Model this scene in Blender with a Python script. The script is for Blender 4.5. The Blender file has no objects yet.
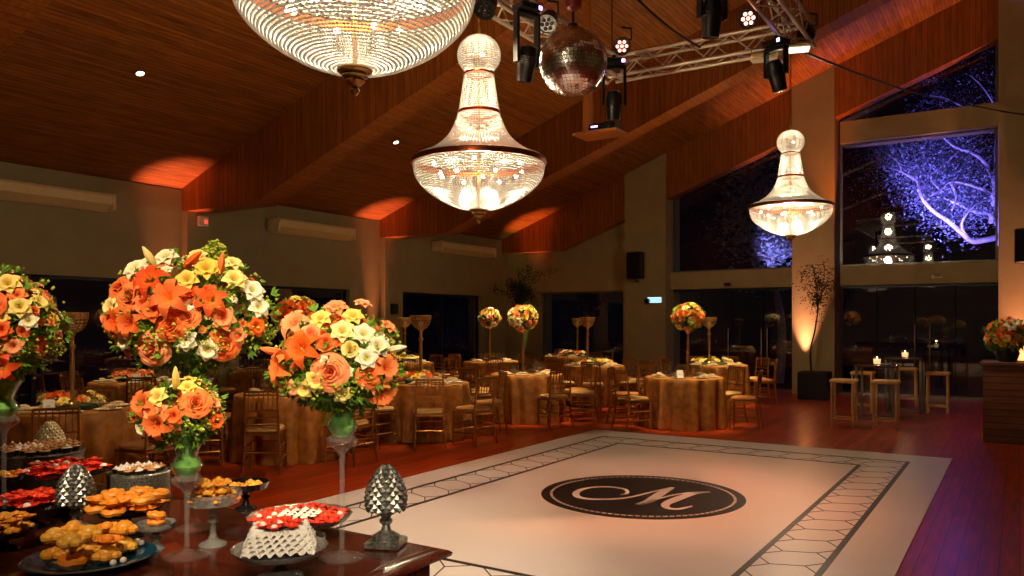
import bpy, math, random
import numpy as np
from mathutils import Vector, Matrix, Euler
from mathutils import noise as mnoise

sc = bpy.context.scene
COL = sc.collection
PI = math.pi
# ------------------------------------------------------------------ camera
YAW = math.radians(32.5)
F_PX = 796.4; HOR = 322.0; EYE = 1.65
cam_data = bpy.data.cameras.new('camera')
cam_data.lens = 28.0; cam_data.sensor_width = 36.0
cam_data.shift_y = (HOR - 288.0) / 1024.0
cam_data.clip_start = 0.05; cam_data.clip_end = 200
cam = bpy.data.objects.new('camera', cam_data)
cam.location = (0, 0, EYE); cam.rotation_euler = (PI/2, 0, YAW)
COL.objects.link(cam); sc.camera = cam
FW = Vector((-math.sin(YAW), math.cos(YAW), 0)); RT = Vector((math.cos(YAW), math.sin(YAW), 0))

def at(px, D, z):                       # point at depth D along the pixel column, height z
    p = (FW + RT * ((px - 512) / F_PX)) * D
    return Vector((p.x, p.y, z))
def ground(px, py, z=0.0):              # point on the level z under a pixel
    return at(px, F_PX * (EYE - z) / (py - HOR), z)
def onY(px, py, Y):
    d = FW + RT * ((px - 512) / F_PX); D = Y / d.y
    return Vector((d.x * D, Y, EYE + (HOR - py) * D / F_PX))
def onX(px, py, X):
    d = FW + RT * ((px - 512) / F_PX); D = X / d.x
    return Vector((X, d.y * D, EYE + (HOR - py) * D / F_PX))

# ------------------------------------------------------------------ world, exposure
w = bpy.data.worlds.new('night'); sc.world = w; w.use_nodes = True
w.node_tree.nodes['Background'].inputs[0].default_value = (0.006, 0.007, 0.02, 1)
w.node_tree.nodes['Background'].inputs[1].default_value = 0.06
sc.view_settings.view_transform = 'Standard'
sc.view_settings.look = 'None'
sc.view_settings.exposure = 0.5
sc.view_settings.gamma = 1.0
sc.view_settings.use_curve_mapping = False
sc.cycles.use_denoising = True
sc.cycles.max_bounces = 8
sc.cycles.diffuse_bounces = 3
sc.cycles.glossy_bounces = 4
sc.cycles.transmission_bounces = 6
sc.cycles.transparent_max_bounces = 16
sc.cycles.sample_clamp_indirect = 4.0
sc.cycles.caustics_reflective = False
sc.cycles.caustics_refractive = False

def spot(name, loc, target, energy, color, angle=40, blend=0.5, size=0.05):
    d = bpy.data.lights.new(name, 'SPOT'); d.energy = energy; d.color = color
    d.spot_size = math.radians(angle); d.spot_blend = blend; d.shadow_soft_size = size
    o = bpy.data.objects.new(name, d); COL.objects.link(o); o.location = loc
    o.rotation_euler = (Vector(target) - Vector(loc)).to_track_quat('-Z', 'Y').to_euler()
    return o
def point(name, loc, energy, color, size=0.1):
    d = bpy.data.lights.new(name, 'POINT'); d.energy = energy; d.color = color; d.shadow_soft_size = size
    o = bpy.data.objects.new(name, d); COL.objects.link(o); o.location = loc
    return o

WARM = (1.0, 0.72, 0.40)
XW = -12.47                                            # left wall face
YG = 19.45                                             # glass wall plane
# pin spots over the buffet table (foreground flowers), the upper two hung from the ceiling behind the camera
spot('buffet_spot', (0.9, -0.6, 4.6), (-1.9, 2.35, 1.35), 860, (1.0, 0.80, 0.56), 26, 0.8, 0.06)
spot('buffet_spot', (-1.2, -1.2, 4.8), (-2.9, 2.2, 1.45), 880, (1.0, 0.80, 0.56), 26, 0.8, 0.06)
spot('buffet_spot', (1.1, -0.9, 2.9), (-1.9, 2.3, 1.0), 170, (1.0, 0.82, 0.60), 30, 1.0, 0.06)  # low fill added to brighten the vases, stands for no fixture
# washes on the dance floor from the truss heads
spot('dance_wash', (-4.4, 6.2, 4.6), (-3.5, 7.4, 0), 430, (1.0, 0.34, 0.16), 62, 0.6, 0.1)
spot('dance_wash', (-2.2, 8.6, 4.6), (-3.3, 6.4, 0), 230, (1.0, 0.34, 0.20), 70, 0.6, 0.1)
spot('dance_white', (-2.3, 5.6, 4.6), (-1.7, 4.6, 0), 30, (0.75, 0.86, 1.0), 45, 0.7, 0.1)
spot('dance_white', (-4.3, 9.0, 4.7), (-4.9, 6.2, 0), 130, (1.0, 0.86, 0.66), 26, 0.6, 0.1)
# coloured uplights at the foot of the walls and columns
UPL = [((XW+0.16, 8.40, 0.12), (XW+0.24, 8.40, 4.0), 1500, (1.0, 0.27, 0.12)),
       ((XW+0.22, 13.62, 0.12), (XW+0.30, 13.62, 4.0), 1300, (1.0, 0.27, 0.12)),
       ((XW+0.9, 18.70, 0.12), (XW+1.1, 18.75, 4.2), 1100, (1.0, 0.26, 0.07)),
       ((XW+0.6, 19.15, 0.12), (XW+0.6, 19.12, 4.2), 120, (0.50, 0.80, 0.10)),
       ((-4.12, 18.79, 0.60), (-4.12, 18.74, 5.0), 1500, (1.0, 0.40, 0.24)),
       ((0.10, 18.75, 0.12), (0.10, 18.70, 6.0), 2600, (1.0, 0.36, 0.20))]
for l, t, e, c in UPL:
    spot('wall_uplight', l, t, e*(.55 if l[0] > -5 else 1), c, 46 if l[0] > -5 else 22, 1.0, 0.03)
spot('roof_glow_fill', (-3.2, 18.6, 3.0), (-3.9, 18.72, 7.3), 420, (1.0, 0.20, 0.03), 40, 1.0, 0.05)  # helper added in mid-air for the red glow on the roof boards
spot('bar_fill_spot', (-1.2, 11.4, 4.5), (-0.2, 12.9, 1.4), 160, (1.0, .78, .5), 22, .8, .04)  # extra light added to brighten the bar flowers, no lamp hangs here
# purple head of the truss thrown against the roof
spot('purple_head', (-2.1, 9.2, 5.3), (-0.9, 14.1, 7.2), 3000, (0.46, 0.24, 1.0), 11, 0.4, 0.05)
# garden floods on the trees outside, and one washing the outside of the frames
spot('garden_flood', (-1.6, 20.9, 2.95), (-0.9, 22.6, 4.9), 3900, (0.22, 0.17, 1.0), 90, 0.5, 0.1)
spot('garden_flood', (-5.6, 21.0, 2.95), (-5.4, 22.4, 3.9), 420, (0.34, 0.30, 1.0), 60, 0.6, 0.1)
spot('facade_flood', (-1.9, 20.5, 2.95), (-1.9, 19.85, 5.6), 260, (0.36, 0.20, 1.0), 60, 0.6, 0.1)

# ------------------------------------------------------------------ materials
MATS = {}
def lin(c):
    return tuple(((x/12.92) if x <= 0.04045 else ((x+0.055)/1.055)**2.4) for x in c)
def rgb(r, g, b): return lin((r/255, g/255, b/255)) + (1,)

def mat(name, col, rough=0.5, metal=0.0, vary=0.0, nscale=20, trans=0.0, coat=0.0, ior=1.45, bump=0.0, stretch=(1,1,1), col2=None, emit=None, spec=None, rand=None):
    if name in MATS: return MATS[name]
    m = bpy.data.materials.new(name); m.use_nodes = True
    nt = m.node_tree; b = nt.nodes['Principled BSDF']
    b.inputs['Roughness'].default_value = rough; b.inputs['Metallic'].default_value = metal
    b.inputs['IOR'].default_value = ior
    b.inputs['Transmission Weight'].default_value = trans
    b.inputs['Coat Weight'].default_value = coat
    if spec is not None: b.inputs['Specular IOR Level'].default_value = spec
    tc = nt.nodes.new('ShaderNodeTexCoord'); mp = nt.nodes.new('ShaderNodeMapping'); mp.inputs['Scale'].default_value = stretch
    nt.links.new(tc.outputs['Object'], mp.inputs['Vector'])
    nz = nt.nodes.new('ShaderNodeTexNoise'); nz.inputs['Scale'].default_value = nscale; nz.inputs['Detail'].default_value = 4
    nt.links.new(mp.outputs['Vector'], nz.inputs['Vector'])
    rp = nt.nodes.new('ShaderNodeValToRGB')
    c2 = col2 if col2 else tuple(x*(1-vary) for x in col[:3]) + (1,)
    rp.color_ramp.elements[0].position = 0.35; rp.color_ramp.elements[1].position = 0.65
    rp.color_ramp.elements[0].color = c2; rp.color_ramp.elements[1].color = col
    nt.links.new(nz.outputs['Fac'], rp.inputs['Fac'])
    out = rp.outputs['Color']
    if rand:                                            # each copy of the thing a little different
        oi = nt.nodes.new('ShaderNodeObjectInfo'); mx = nt.nodes.new('ShaderNodeMix'); mx.data_type = 'RGBA'
        nt.links.new(oi.outputs['Random'], mx.inputs['Factor']); nt.links.new(out, mx.inputs['A']); mx.inputs['B'].default_value = rand
        out = mx.outputs['Result']
    nt.links.new(out, b.inputs['Base Color'])
    if bump:
        bp = nt.nodes.new('ShaderNodeBump'); bp.inputs['Strength'].default_value = bump; bp.inputs['Distance'].default_value = 0.01
        nt.links.new(nz.outputs['Fac'], bp.inputs['Height']); nt.links.new(bp.outputs['Normal'], b.inputs['Normal'])
    if emit:
        b.inputs['Emission Color'].default_value = emit[0]; b.inputs['Emission Strength'].default_value = emit[1]
    MATS[name] = m; return m

def petal_mat(name, col, col2, rand=None, throat=None):
    m = mat(name, col, 0.55, col2=col2, nscale=35, rand=rand, spec=0.2)
    nt = m.node_tree; b = nt.nodes['Principled BSDF']; o = nt.nodes['Material Output']
    if throat:                                          # petals grow paler or deeper towards the flower's heart
        tc = nt.nodes.new('ShaderNodeTexCoord'); ln = nt.nodes.new('ShaderNodeVectorMath'); ln.operation = 'LENGTH'; nt.links.new(tc.outputs['Object'], ln.inputs[0])
        rp = nt.nodes.new('ShaderNodeValToRGB'); rp.color_ramp.elements[0].position = .12; rp.color_ramp.elements[1].position = .75
        rp.color_ramp.elements[0].color = (1, 1, 1, 1); rp.color_ramp.elements[1].color = (0, 0, 0, 1); nt.links.new(ln.outputs['Value'], rp.inputs['Fac'])
        sc_ = nt.nodes.new('ShaderNodeMath'); sc_.operation = 'MULTIPLY'; sc_.inputs[1].default_value = .75; nt.links.new(rp.outputs[0], sc_.inputs[0])
        src = b.inputs['Base Color'].links[0].from_socket; mt_ = nt.nodes.new('ShaderNodeMix'); mt_.data_type = 'RGBA'
        nt.links.new(sc_.outputs[0], mt_.inputs['Factor']); nt.links.new(src, mt_.inputs['A']); mt_.inputs['B'].default_value = throat; nt.links.new(mt_.outputs['Result'], b.inputs['Base Color'])
    t = nt.nodes.new('ShaderNodeBsdfTranslucent'); mx = nt.nodes.new('ShaderNodeMixShader'); mx.inputs[0].default_value = 0.25
    nt.links.new(b.inputs['Base Color'].links[0].from_socket, t.inputs['Color'])
    nt.links.new(b.outputs[0], mx.inputs[1]); nt.links.new(t.outputs[0], mx.inputs[2]); nt.links.new(mx.outputs[0], o.inputs['Surface'])
    return m

def planks(name, c1, c2, across, width, along, rough, coat=0.0, groove=0.02, bump=0.3, spec=0.5):
    """boards: colour changes board by board, grain runs along, dark grooves between the boards"""
    m = bpy.data.materials.new(name); m.use_nodes = True; nt = m.node_tree; b = nt.nodes['Principled BSDF']
    N = nt.nodes.new; L = nt.links.new
    tc = N('ShaderNodeTexCoord'); sp = N('ShaderNodeSeparateXYZ'); L(tc.outputs['Object'], sp.inputs[0])
    dv = N('ShaderNodeMath'); dv.operation = 'DIVIDE'; L(sp.outputs[across], dv.inputs[0]); dv.inputs[1].default_value = width
    fl = N('ShaderNodeMath'); fl.operation = 'FLOOR'; L(dv.outputs[0], fl.inputs[0])
    fr = N('ShaderNodeMath'); fr.operation = 'FRACT'; L(dv.outputs[0], fr.inputs[0])
    wn = N('ShaderNodeTexWhiteNoise'); wn.noise_dimensions = '1D'; L(fl.outputs[0], wn.inputs['W'])
    mp = N('ShaderNodeMapping'); s = [14, 14, 14]; s[along] = 1.3; mp.inputs['Scale'].default_value = s
    L(tc.outputs['Object'], mp.inputs['Vector'])
    nz = N('ShaderNodeTexNoise'); nz.inputs['Scale'].default_value = 1.6; nz.inputs['Detail'].default_value = 6; L(mp.outputs[0], nz.inputs['Vector'])
    ad = N('ShaderNodeMath'); ad.operation = 'MULTIPLY_ADD'; L(wn.outputs['Value'], ad.inputs[0]); ad.inputs[1].default_value = 0.22
    L(nz.outputs['Fac'], ad.inputs[2])
    rp = N('ShaderNodeValToRGB'); rp.color_ramp.elements[0].position = 0.35; rp.color_ramp.elements[1].position = 0.85
    rp.color_ramp.elements[0].color = c2; rp.color_ramp.elements[1].color = c1; L(ad.outputs[0], rp.inputs['Fac'])
    g1 = N('ShaderNodeMath'); g1.operation = 'COMPARE'; L(fr.outputs[0], g1.inputs[0]); g1.inputs[1].default_value = 0.0; g1.inputs[2].default_value = groove*2
    mx = N('ShaderNodeMix'); mx.data_type = 'RGBA'; L(g1.outputs[0], mx.inputs['Factor']); L(rp.outputs[0], mx.inputs['A'])
    mx.inputs['B'].default_value = tuple(x*0.25 for x in c2[:3]) + (1,)
    L(mx.outputs['Result'], b.inputs['Base Color'])
    b.inputs['Roughness'].default_value = rough; b.inputs['Coat Weight'].default_value = coat; b.inputs['Coat Roughness'].default_value = 0.12
    b.inputs['Specular IOR Level'].default_value = spec
    inv = N('ShaderNodeMath'); inv.operation = 'MULTIPLY_ADD'; L(g1.outputs[0], inv.inputs[0]); inv.inputs[1].default_value = -1; inv.inputs[2].default_value = 1
    bp = N('ShaderNodeBump'); bp.inputs['Strength'].default_value = bump; bp.inputs['Distance'].default_value = 0.004
    L(inv.outputs[0], bp.inputs['Height']); L(bp.outputs[0], b.inputs['Normal'])
    MATS[name] = m; return m

def glass_pane(name, tint=(0.9, 0.95, 1, 1), ior=1.5):
    m = bpy.data.materials.new(name); m.use_nodes = True; nt = m.node_tree; nt.nodes.clear(); N = nt.nodes.new; L = nt.links.new
    o = N('ShaderNodeOutputMaterial'); t = N('ShaderNodeBsdfTransparent'); g = N('ShaderNodeBsdfGlossy'); f = N('ShaderNodeFresnel'); mx = N('ShaderNodeMixShader')
    t.inputs[0].default_value = tint; g.inputs['Roughness'].default_value = 0.01; f.inputs[0].default_value = ior
    ge = N('ShaderNodeNewGeometry'); e1 = N('ShaderNodeMath'); e1.operation = 'MULTIPLY_ADD'; L(ge.outputs['Backfacing'], e1.inputs[0]); e1.inputs[1].default_value = -2; e1.inputs[2].default_value = 1
    pw = N('ShaderNodeMath'); pw.operation = 'POWER'; pw.inputs[0].default_value = ior; L(e1.outputs[0], pw.inputs[1]); L(pw.outputs[0], f.inputs[0])   # thin wall: same reflectance from either side
    L(f.outputs[0], mx.inputs[0]); L(t.outputs[0], mx.inputs[1]); L(g.outputs[0], mx.inputs[2]); L(mx.outputs[0], o.inputs[0])
    MATS[name] = m; return m

def emis(name, col, strength):
    m = bpy.data.materials.new(name); m.use_nodes = True; nt = m.node_tree; nt.nodes.clear()
    o = nt.nodes.new('ShaderNodeOutputMaterial'); e = nt.nodes.new('ShaderNodeEmission')
    e.inputs[0].default_value = col; e.inputs[1].default_value = strength; nt.links.new(e.outputs[0], o.inputs[0])
    MATS[name] = m; return m

M_WALL = mat('taupe_plaster', rgb(158, 146, 108), 0.85, vary=0.10, nscale=3, bump=0.05)
M_COLM = mat('beige_column_plaster', rgb(168, 150, 108), 0.85, vary=0.10, nscale=3, bump=0.05)
M_CEIL = planks('ceiling_boards', rgb(176, 104, 34), rgb(112, 62, 18), 0, 0.065, 1, 0.55, groove=0.05)
M_BEAM = planks('beam_boards', rgb(172, 98, 34), rgb(130, 68, 22), 0, 0.11, 2, 0.45, groove=0.03)
M_FLOOR = planks('polished_floor_boards', rgb(196, 68, 22), rgb(122, 36, 12), 0, 0.12, 1, 0.30, coat=0.16, groove=0.03, bump=0.15, spec=0.32)
M_TABLEWOOD = mat('dark_polished_wood', rgb(84, 34, 18), 0.22, col2=rgb(50, 18, 10), nscale=4, stretch=(1, 12, 12), coat=0.4)
M_GOLDWOOD = mat('gold_chair_lacquer', rgb(196, 130, 58), 0.3, metal=0.6, vary=0.25, nscale=30, rand=rgb(130, 84, 36))
M_CUSH = mat('tan_seat_cushion', rgb(190, 118, 52), 0.8, vary=0.2, nscale=60, rand=rgb(216, 176, 110))
M_CLOTH = mat('gold_damask', rgb(186, 122, 48), 0.5, col2=rgb(142, 88, 32), nscale=9, stretch=(1, 1, 1), bump=0.2)
M_BRONZE = mat('bronze_band', rgb(150, 72, 34), 0.3, metal=0.9, vary=0.2)
M_BRASS = mat('aged_brass', rgb(168, 128, 66), 0.3, metal=0.9, vary=0.25, nscale=12)
M_GOLD = mat('gold_leaf', rgb(178, 132, 72), 0.35, metal=0.8, vary=0.25, nscale=40)
M_BLACK = mat('black_plastic', rgb(16, 16, 18), 0.35, vary=0.2)
M_BLKFRAME = mat('black_frame', rgb(22, 22, 24), 0.4, vary=0.1)
M_ALU = mat('truss_aluminium', rgb(220, 206, 188), 0.5, metal=0.6, vary=0.15)
M_GREYMETAL = mat('grey_metal', rgb(120, 118, 110), 0.4, metal=0.7, vary=0.1)
M_WHITEPL = mat('ivory_plastic', rgb(232, 208, 156), 0.5, vary=0.06)
M_MAT = mat('white_dance_vinyl', rgb(226, 216, 208), 0.35, vary=0.03, nscale=2)
M_INK = mat('black_print', rgb(24, 20, 18), 0.4, vary=0.1)
M_INKW = mat('cream_print', rgb(228, 214, 204), 0.4, vary=0.03)
M_SILVER = mat('antique_silver', rgb(176, 176, 166), 0.36, metal=0.85, col2=rgb(100, 100, 92), nscale=60)
M_CHINA = mat('white_china', rgb(230, 222, 205), 0.2, vary=0.03)
M_NAPKIN = mat('beige_napkin', rgb(206, 178, 138), 0.8, vary=0.15, nscale=50)
M_CARD = mat('white_card', rgb(240, 236, 228), 0.6, vary=0.03)
M_STEEL = mat('brushed_steel', rgb(190, 190, 190), 0.25, metal=1.0, vary=0.1)
M_GLASSW = glass_pane('window_glass', (0.86, 0.90, 0.95, 1), 1.9)
M_GLASST = glass_pane('table_glass', (0.98, 0.99, 0.98, 1), 1.5)
M_VGL = glass_pane('vase_glass', (0.99, 0.995, 0.985, 1), 1.5)
_nt = M_VGL.node_tree; _o = _nt.nodes['Material Output']; _src = _o.inputs[0].links[0].from_socket
_d = _nt.nodes.new('ShaderNodeBsdfPrincipled'); _d.inputs['Base Color'].default_value = (.9, .88, .8, 1); _d.inputs['Roughness'].default_value = .12
_m = _nt.nodes.new('ShaderNodeMixShader'); _m.inputs[0].default_value = .05; _nt.links.new(_src, _m.inputs[1]); _nt.links.new(_d.outputs[0], _m.inputs[2]); _nt.links.new(_m.outputs[0], _o.inputs[0])
M_CUT = mat('cut_glass', rgb(215, 212, 200), 0.08, vary=.3, nscale=60, trans=0.75, ior=1.45)
M_GRASS = mat('garden_grass', rgb(30, 46, 24), 0.9, vary=0.4)
M_LEAF = petal_mat('green_leaf', rgb(138, 180, 58), rgb(74, 124, 34), rand=rgb(104, 146, 46))
M_LEAFY = petal_mat('yellow_green_filler', rgb(214, 214, 84), rgb(150, 176, 54))
M_BARK = mat('tree_bark', rgb(176, 160, 160), 0.9, vary=0.4, nscale=14, bump=0.5)
M_BARKD = mat('dark_bark', rgb(70, 50, 34), 0.9, vary=0.4, nscale=30)
M_TREELEAF = petal_mat('tree_leaf', rgb(190, 196, 200), rgb(96, 104, 110))
M_DARKLEAF = petal_mat('dark_plant_leaf', rgb(64, 66, 26), rgb(34, 38, 16))
ORANGE = petal_mat('orange_petal', rgb(255, 120, 40), rgb(240, 88, 24), rand=rgb(255, 150, 80), throat=rgb(214, 80, 20))
PEACH = petal_mat('peach_petal', rgb(255, 150, 84), rgb(250, 118, 60), rand=rgb(255, 186, 128), throat=rgb(236, 96, 40))
REDOR = petal_mat('red_orange_petal', rgb(255, 92, 36), rgb(240, 66, 22), rand=rgb(255, 128, 64), throat=rgb(255, 170, 60))
YELLOW = petal_mat('yellow_petal', rgb(255, 226, 104), rgb(250, 200, 64), rand=rgb(255, 240, 160), throat=rgb(214, 170, 40))
WHITE = petal_mat('white_petal', rgb(255, 250, 226), rgb(240, 232, 190), rand=rgb(255, 244, 200), throat=rgb(220, 200, 70))
PINK = petal_mat('pink_petal', rgb(250, 150, 140), rgb(240, 120, 110))

# ------------------------------------------------------------------ mesh builder
class MB:
    def __init__(s): s.v = []; s.f = []
    def add(s, vs, fs, M=None):
        k = len(s.v)
        if M is not None: vs = [M @ Vector(v) for v in vs]
        s.v += [tuple(v) for v in vs]; s.f += [tuple(i+k for i in f) for f in fs]; return s
    def box(s, a, b, M=None):
        x0, y0, z0 = a; x1, y1, z1 = b
        vs = [(x0,y0,z0),(x1,y0,z0),(x1,y1,z0),(x0,y1,z0),(x0,y0,z1),(x1,y0,z1),(x1,y1,z1),(x0,y1,z1)]
        return s.add(vs, [(0,3,2,1),(4,5,6,7),(0,1,5,4),(1,2,6,5),(2,3,7,6),(3,0,4,7)], M)
    def cbox(s, a, b, c=0.01, M=None):                  # box with chamfered vertical and top edges
        x0, y0, z0 = a; x1, y1, z1 = b
        def ring(x0,x1,y0,y1,z): return [(x0+c,y0,z),(x1-c,y0,z),(x1,y0+c,z),(x1,y1-c,z),(x1-c,y1,z),(x0+c,y1,z),(x0,y1-c,z),(x0,y0+c,z)]
        R = [ring(x0+c,x1-c,y0+c,y1-c,z0), ring(x0,x1,y0,y1,z0+c), ring(x0,x1,y0,y1,z1-c), ring(x0+c,x1-c,y0+c,y1-c,z1)]
        vs = sum(R, []); fs = [tuple(range(7,-1,-1)), tuple(range(24,32))]
        for k in range(3):
            for i in range(8): j = (i+1) % 8; fs.append((k*8+i, k*8+j, k*8+8+j, k*8+8+i))
        return s.add(vs, fs, M)
    def tube(s, pts, r, n=8, cap=True, M=None):
        pts = [Vector(p) for p in pts]; m = len(pts)
        rs = r if isinstance(r, (list, tuple)) else [r]*m
        vs = []; up = None
        for i, p in enumerate(pts):
            t = (pts[min(i+1, m-1)] - pts[max(i-1, 0)]).normalized()
            if up is None:
                up = t.orthogonal().normalized()
            else:
                up = (up - t * up.dot(t)); up = up.normalized() if up.length > 1e-6 else t.orthogonal().normalized()
            sd = t.cross(up)
            for k in range(n):
                a = 2*PI*k/n; vs.append(p + (up*math.cos(a) + sd*math.sin(a))*rs[i])
        fs = []
        for i in range(m-1):
            for k in range(n):
                j = (k+1) % n; fs.append((i*n+k, i*n+j, (i+1)*n+j, (i+1)*n+k))
        if cap: fs += [tuple(range(n-1, -1, -1)), tuple(range((m-1)*n, m*n))]
        return s.add(vs, fs, M)
    def lathe(s, prof, n=24, M=None, fn=None, close=True):
        vs = []; fs = []; m = len(prof)
        for (r, z) in prof:
            for k in range(n):
                a = 2*PI*k/n; rr = r * (fn(a, z) if fn else 1); vs.append((rr*math.cos(a), rr*math.sin(a), z))
        for i in range(m-1):
            for k in range(n):
                j = (k+1) % n; fs.append((i*n+k, i*n+j, (i+1)*n+j, (i+1)*n+k))
        if close: fs += [tuple(range(n-1, -1, -1)), tuple(range((m-1)*n, m*n))]
        return s.add(vs, fs, M)
    def ball(s, c, r, n=12, m=8, sz=1.0, M=None):
        T = Matrix.Translation(c)
        if M is not None: T = M @ T
        prof = [(max(r*math.sin(PI*i/m), 1e-4), -r*sz*math.cos(PI*i/m)) for i in range(m+1)]
        return s.lathe(prof, n, T)
    def prism(s, pts, z0, z1, M=None):
        n = len(pts); vs = [(x,y,z0) for x,y in pts] + [(x,y,z1) for x,y in pts]
        fs = [tuple(range(n-1,-1,-1)), tuple(range(n,2*n))] + [(i,(i+1)%n,n+(i+1)%n,n+i) for i in range(n)]
        return s.add(vs, fs, M)
    def mesh(s, name, m, smooth=True):
        me = bpy.data.meshes.new(name); me.from_pydata(s.v, [], s.f)
        for x in (m if isinstance(m, list) else [m]): me.materials.append(x)
        if smooth:
            me.polygons.foreach_set('use_smooth', [True]*len(me.polygons))
            try: me.set_sharp_from_angle(angle=math.radians(38))
            except Exception: pass
        me.update(); return me
    def build(s, name, m, parent=None, loc=None, smooth=True):
        return link(name, s.mesh(name, m, smooth), parent, loc)

def link(name, me, parent=None, loc=None, rot=None, scale=None):
    o = bpy.data.objects.new(name, me); COL.objects.link(o)
    if parent is not None: o.parent = parent
    if loc is not None: o.location = loc
    if rot is not None: o.rotation_euler = rot
    if scale is not None: o.scale = (scale,)*3 if isinstance(scale, (int, float)) else scale
    return o
def tag(o, label, cat, group=None, kind=None):
    o['label'] = label; o['category'] = cat
    if group: o['group'] = group
    if kind: o['kind'] = kind
    return o
def struct(o, label=None, cat=None):
    o['kind'] = 'structure'
    if label: o['label'] = label
    if cat: o['category'] = cat
    return o
def thing(name, label, cat, loc=(0,0,0), rz=0.0, group=None):
    o = bpy.data.objects.new(name, None); COL.objects.link(o); o.empty_display_size = 0.1
    o.location = loc; o.rotation_euler = (0, 0, rz); return tag(o, label, cat, group)
KIDS = {}
def dup(root, loc, rz=0.0, label=None, group=None, scale=None):
    def cp(o, par):
        c = o.copy(); COL.objects.link(c)
        if par is not None: c.parent = par
        for ch in KIDS.get(o.name, None) or [k for k in ALLKIDS(o)]: cp(ch, c)
        return c
    r = cp(root, None); r.location = loc; r.rotation_euler = (0, 0, rz)
    if label: r['label'] = label
    if group: r['group'] = group
    if scale: r.scale = (scale,)*3
    return r
def ALLKIDS(o): return list(o.children)
def rot_to(d, spin=0.0):
    q = Vector(d).normalized().to_track_quat('Z', 'Y'); return (q @ Euler((0,0,spin)).to_quaternion()).to_euler()
def smoothpath(pts, k=4):
    P = [Vector(p) for p in pts]; out = []
    for i in range(len(P)-1):
        p0 = P[max(i-1,0)]; p1 = P[i]; p2 = P[i+1]; p3 = P[min(i+2, len(P)-1)]
        for j in range(k):
            t = j/k; out.append(0.5*((2*p1)+(p2-p0)*t+(2*p0-5*p1+4*p2-p3)*t*t+(3*p1-p0-3*p2+p3)*t**3))
    out.append(P[-1]); return out

# ================================================================== ROOM
SL = 0.38
def ceil_z(x): return 4.0 + SL*(x - XW) if x <= 1.5 else 4.0 + SL*(1.5 - XW) - SL*(x - 1.5)
def beam_z(x): return 3.6 if x <= -10.56 else (3.6 + 0.376*(x + 10.56) if x <= 1.5 else 3.6 + 0.376*12.06 - 0.376*(x-1.5))
struct(MB().box((XW-0.3, -4.2, -0.2), (7.2, 19.95, 0)).build('floor', M_FLOOR, smooth=False))
def extr_xz(poly, y0, y1):
    b = MB(); n = len(poly); vs = [(x, y0, z) for x, z in poly] + [(x, y1, z) for x, z in poly]
    b.add(vs, [tuple(range(n)), tuple(range(2*n-1, n-1, -1))] + [(i, n+i, n+(i+1)%n, (i+1)%n) for i in range(n)]); return b
def fixn(o):
    import bmesh
    bm = bmesh.new(); bm.from_mesh(o.data); bmesh.ops.recalc_face_normals(bm, faces=bm.faces); bm.to_mesh(o.data); bm.free(); return o
cp = [(XW-0.3, ceil_z(XW)-SL*0.3), (1.5, ceil_z(1.5)), (7.3, ceil_z(7.3)), (7.3, ceil_z(7.3)+0.25), (1.5, ceil_z(1.5)+0.25), (XW-0.3, ceil_z(XW)+0.15)]
struct(fixn(extr_xz(cp, -4.3, 20.3).build('ceiling', M_CEIL, smooth=False)))
def beam(y0, y1, name):
    xs = [XW, -10.56, 1.5, 7.0]
    poly = [(x, beam_z(x)) for x in xs] + [(x, ceil_z(x)+0.06) for x in (7.0, 1.5, XW)]
    struct(fixn(extr_xz(poly, y0, y1).build(name, M_BEAM, smooth=False)), 'deep boarded roof beam running up to the ridge')
beam(3.55, 4.0, 'trim_1'); beam(8.72, 9.17, 'trim_2'); beam(13.88, 14.33, 'trim_3'); beam(19.03, 19.40, 'trim_4')
# left wall with three tall openings
b = MB(); x0, x1 = XW-0.25, XW
ops = [(4.4, 8.12), (9.95, 12.90), (14.70, 18.0)]
ys = [-4.0] + [v for o in ops for v in o] + [19.4]
for i in range(0, len(ys), 2): b.box((x0, ys[i], 0), (x1, ys[i+1], 3.98))
for y0, y1 in ops: b.box((x0, y0, 2.37), (x1, y1, 3.98))
struct(b.build('wall_left', M_WALL, smooth=False))
for i, y in enumerate((8.72, 13.88)):                  # shallow pilasters under the beams
    struct(MB().cbox((XW-0.02, y, 0), (XW+0.16, y+0.45, 3.61), 0.008).build('trim_%d' % (5+i), M_WALL, smooth=False), 'plaster pilaster under the roof beam')
def sliding(nm, y0, y1):
    r = thing(nm, 'dark sliding glass doors in the left wall', 'window', (XW-0.12, (y0+y1)/2, 0)); del r['category']; struct(r)
    h = (y1-y0)/2; f = MB()
    f.box((-0.03, -h, 0), (0.03, -h+0.05, 2.37)); f.box((-0.03, h-0.05, 0), (0.03, h, 2.37)); f.box((-0.03, -h, 2.32), (0.03, h, 2.37)); f.box((-0.03, -h, 0), (0.03, h, 0.06))
    f.box((-0.03, -0.03, 0), (0.03, 0.03, 2.37)); f.build('frame', M_BLKFRAME, r, smooth=False)
    MB().box((-0.006, -h+0.04, 0.05), (0.006, h-0.04, 2.33)).build('pane', M_GLASSW, r, smooth=False)
for i, (y0, y1) in enumerate(ops): sliding('window_%d' % (i+1), y0, y1)
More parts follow.
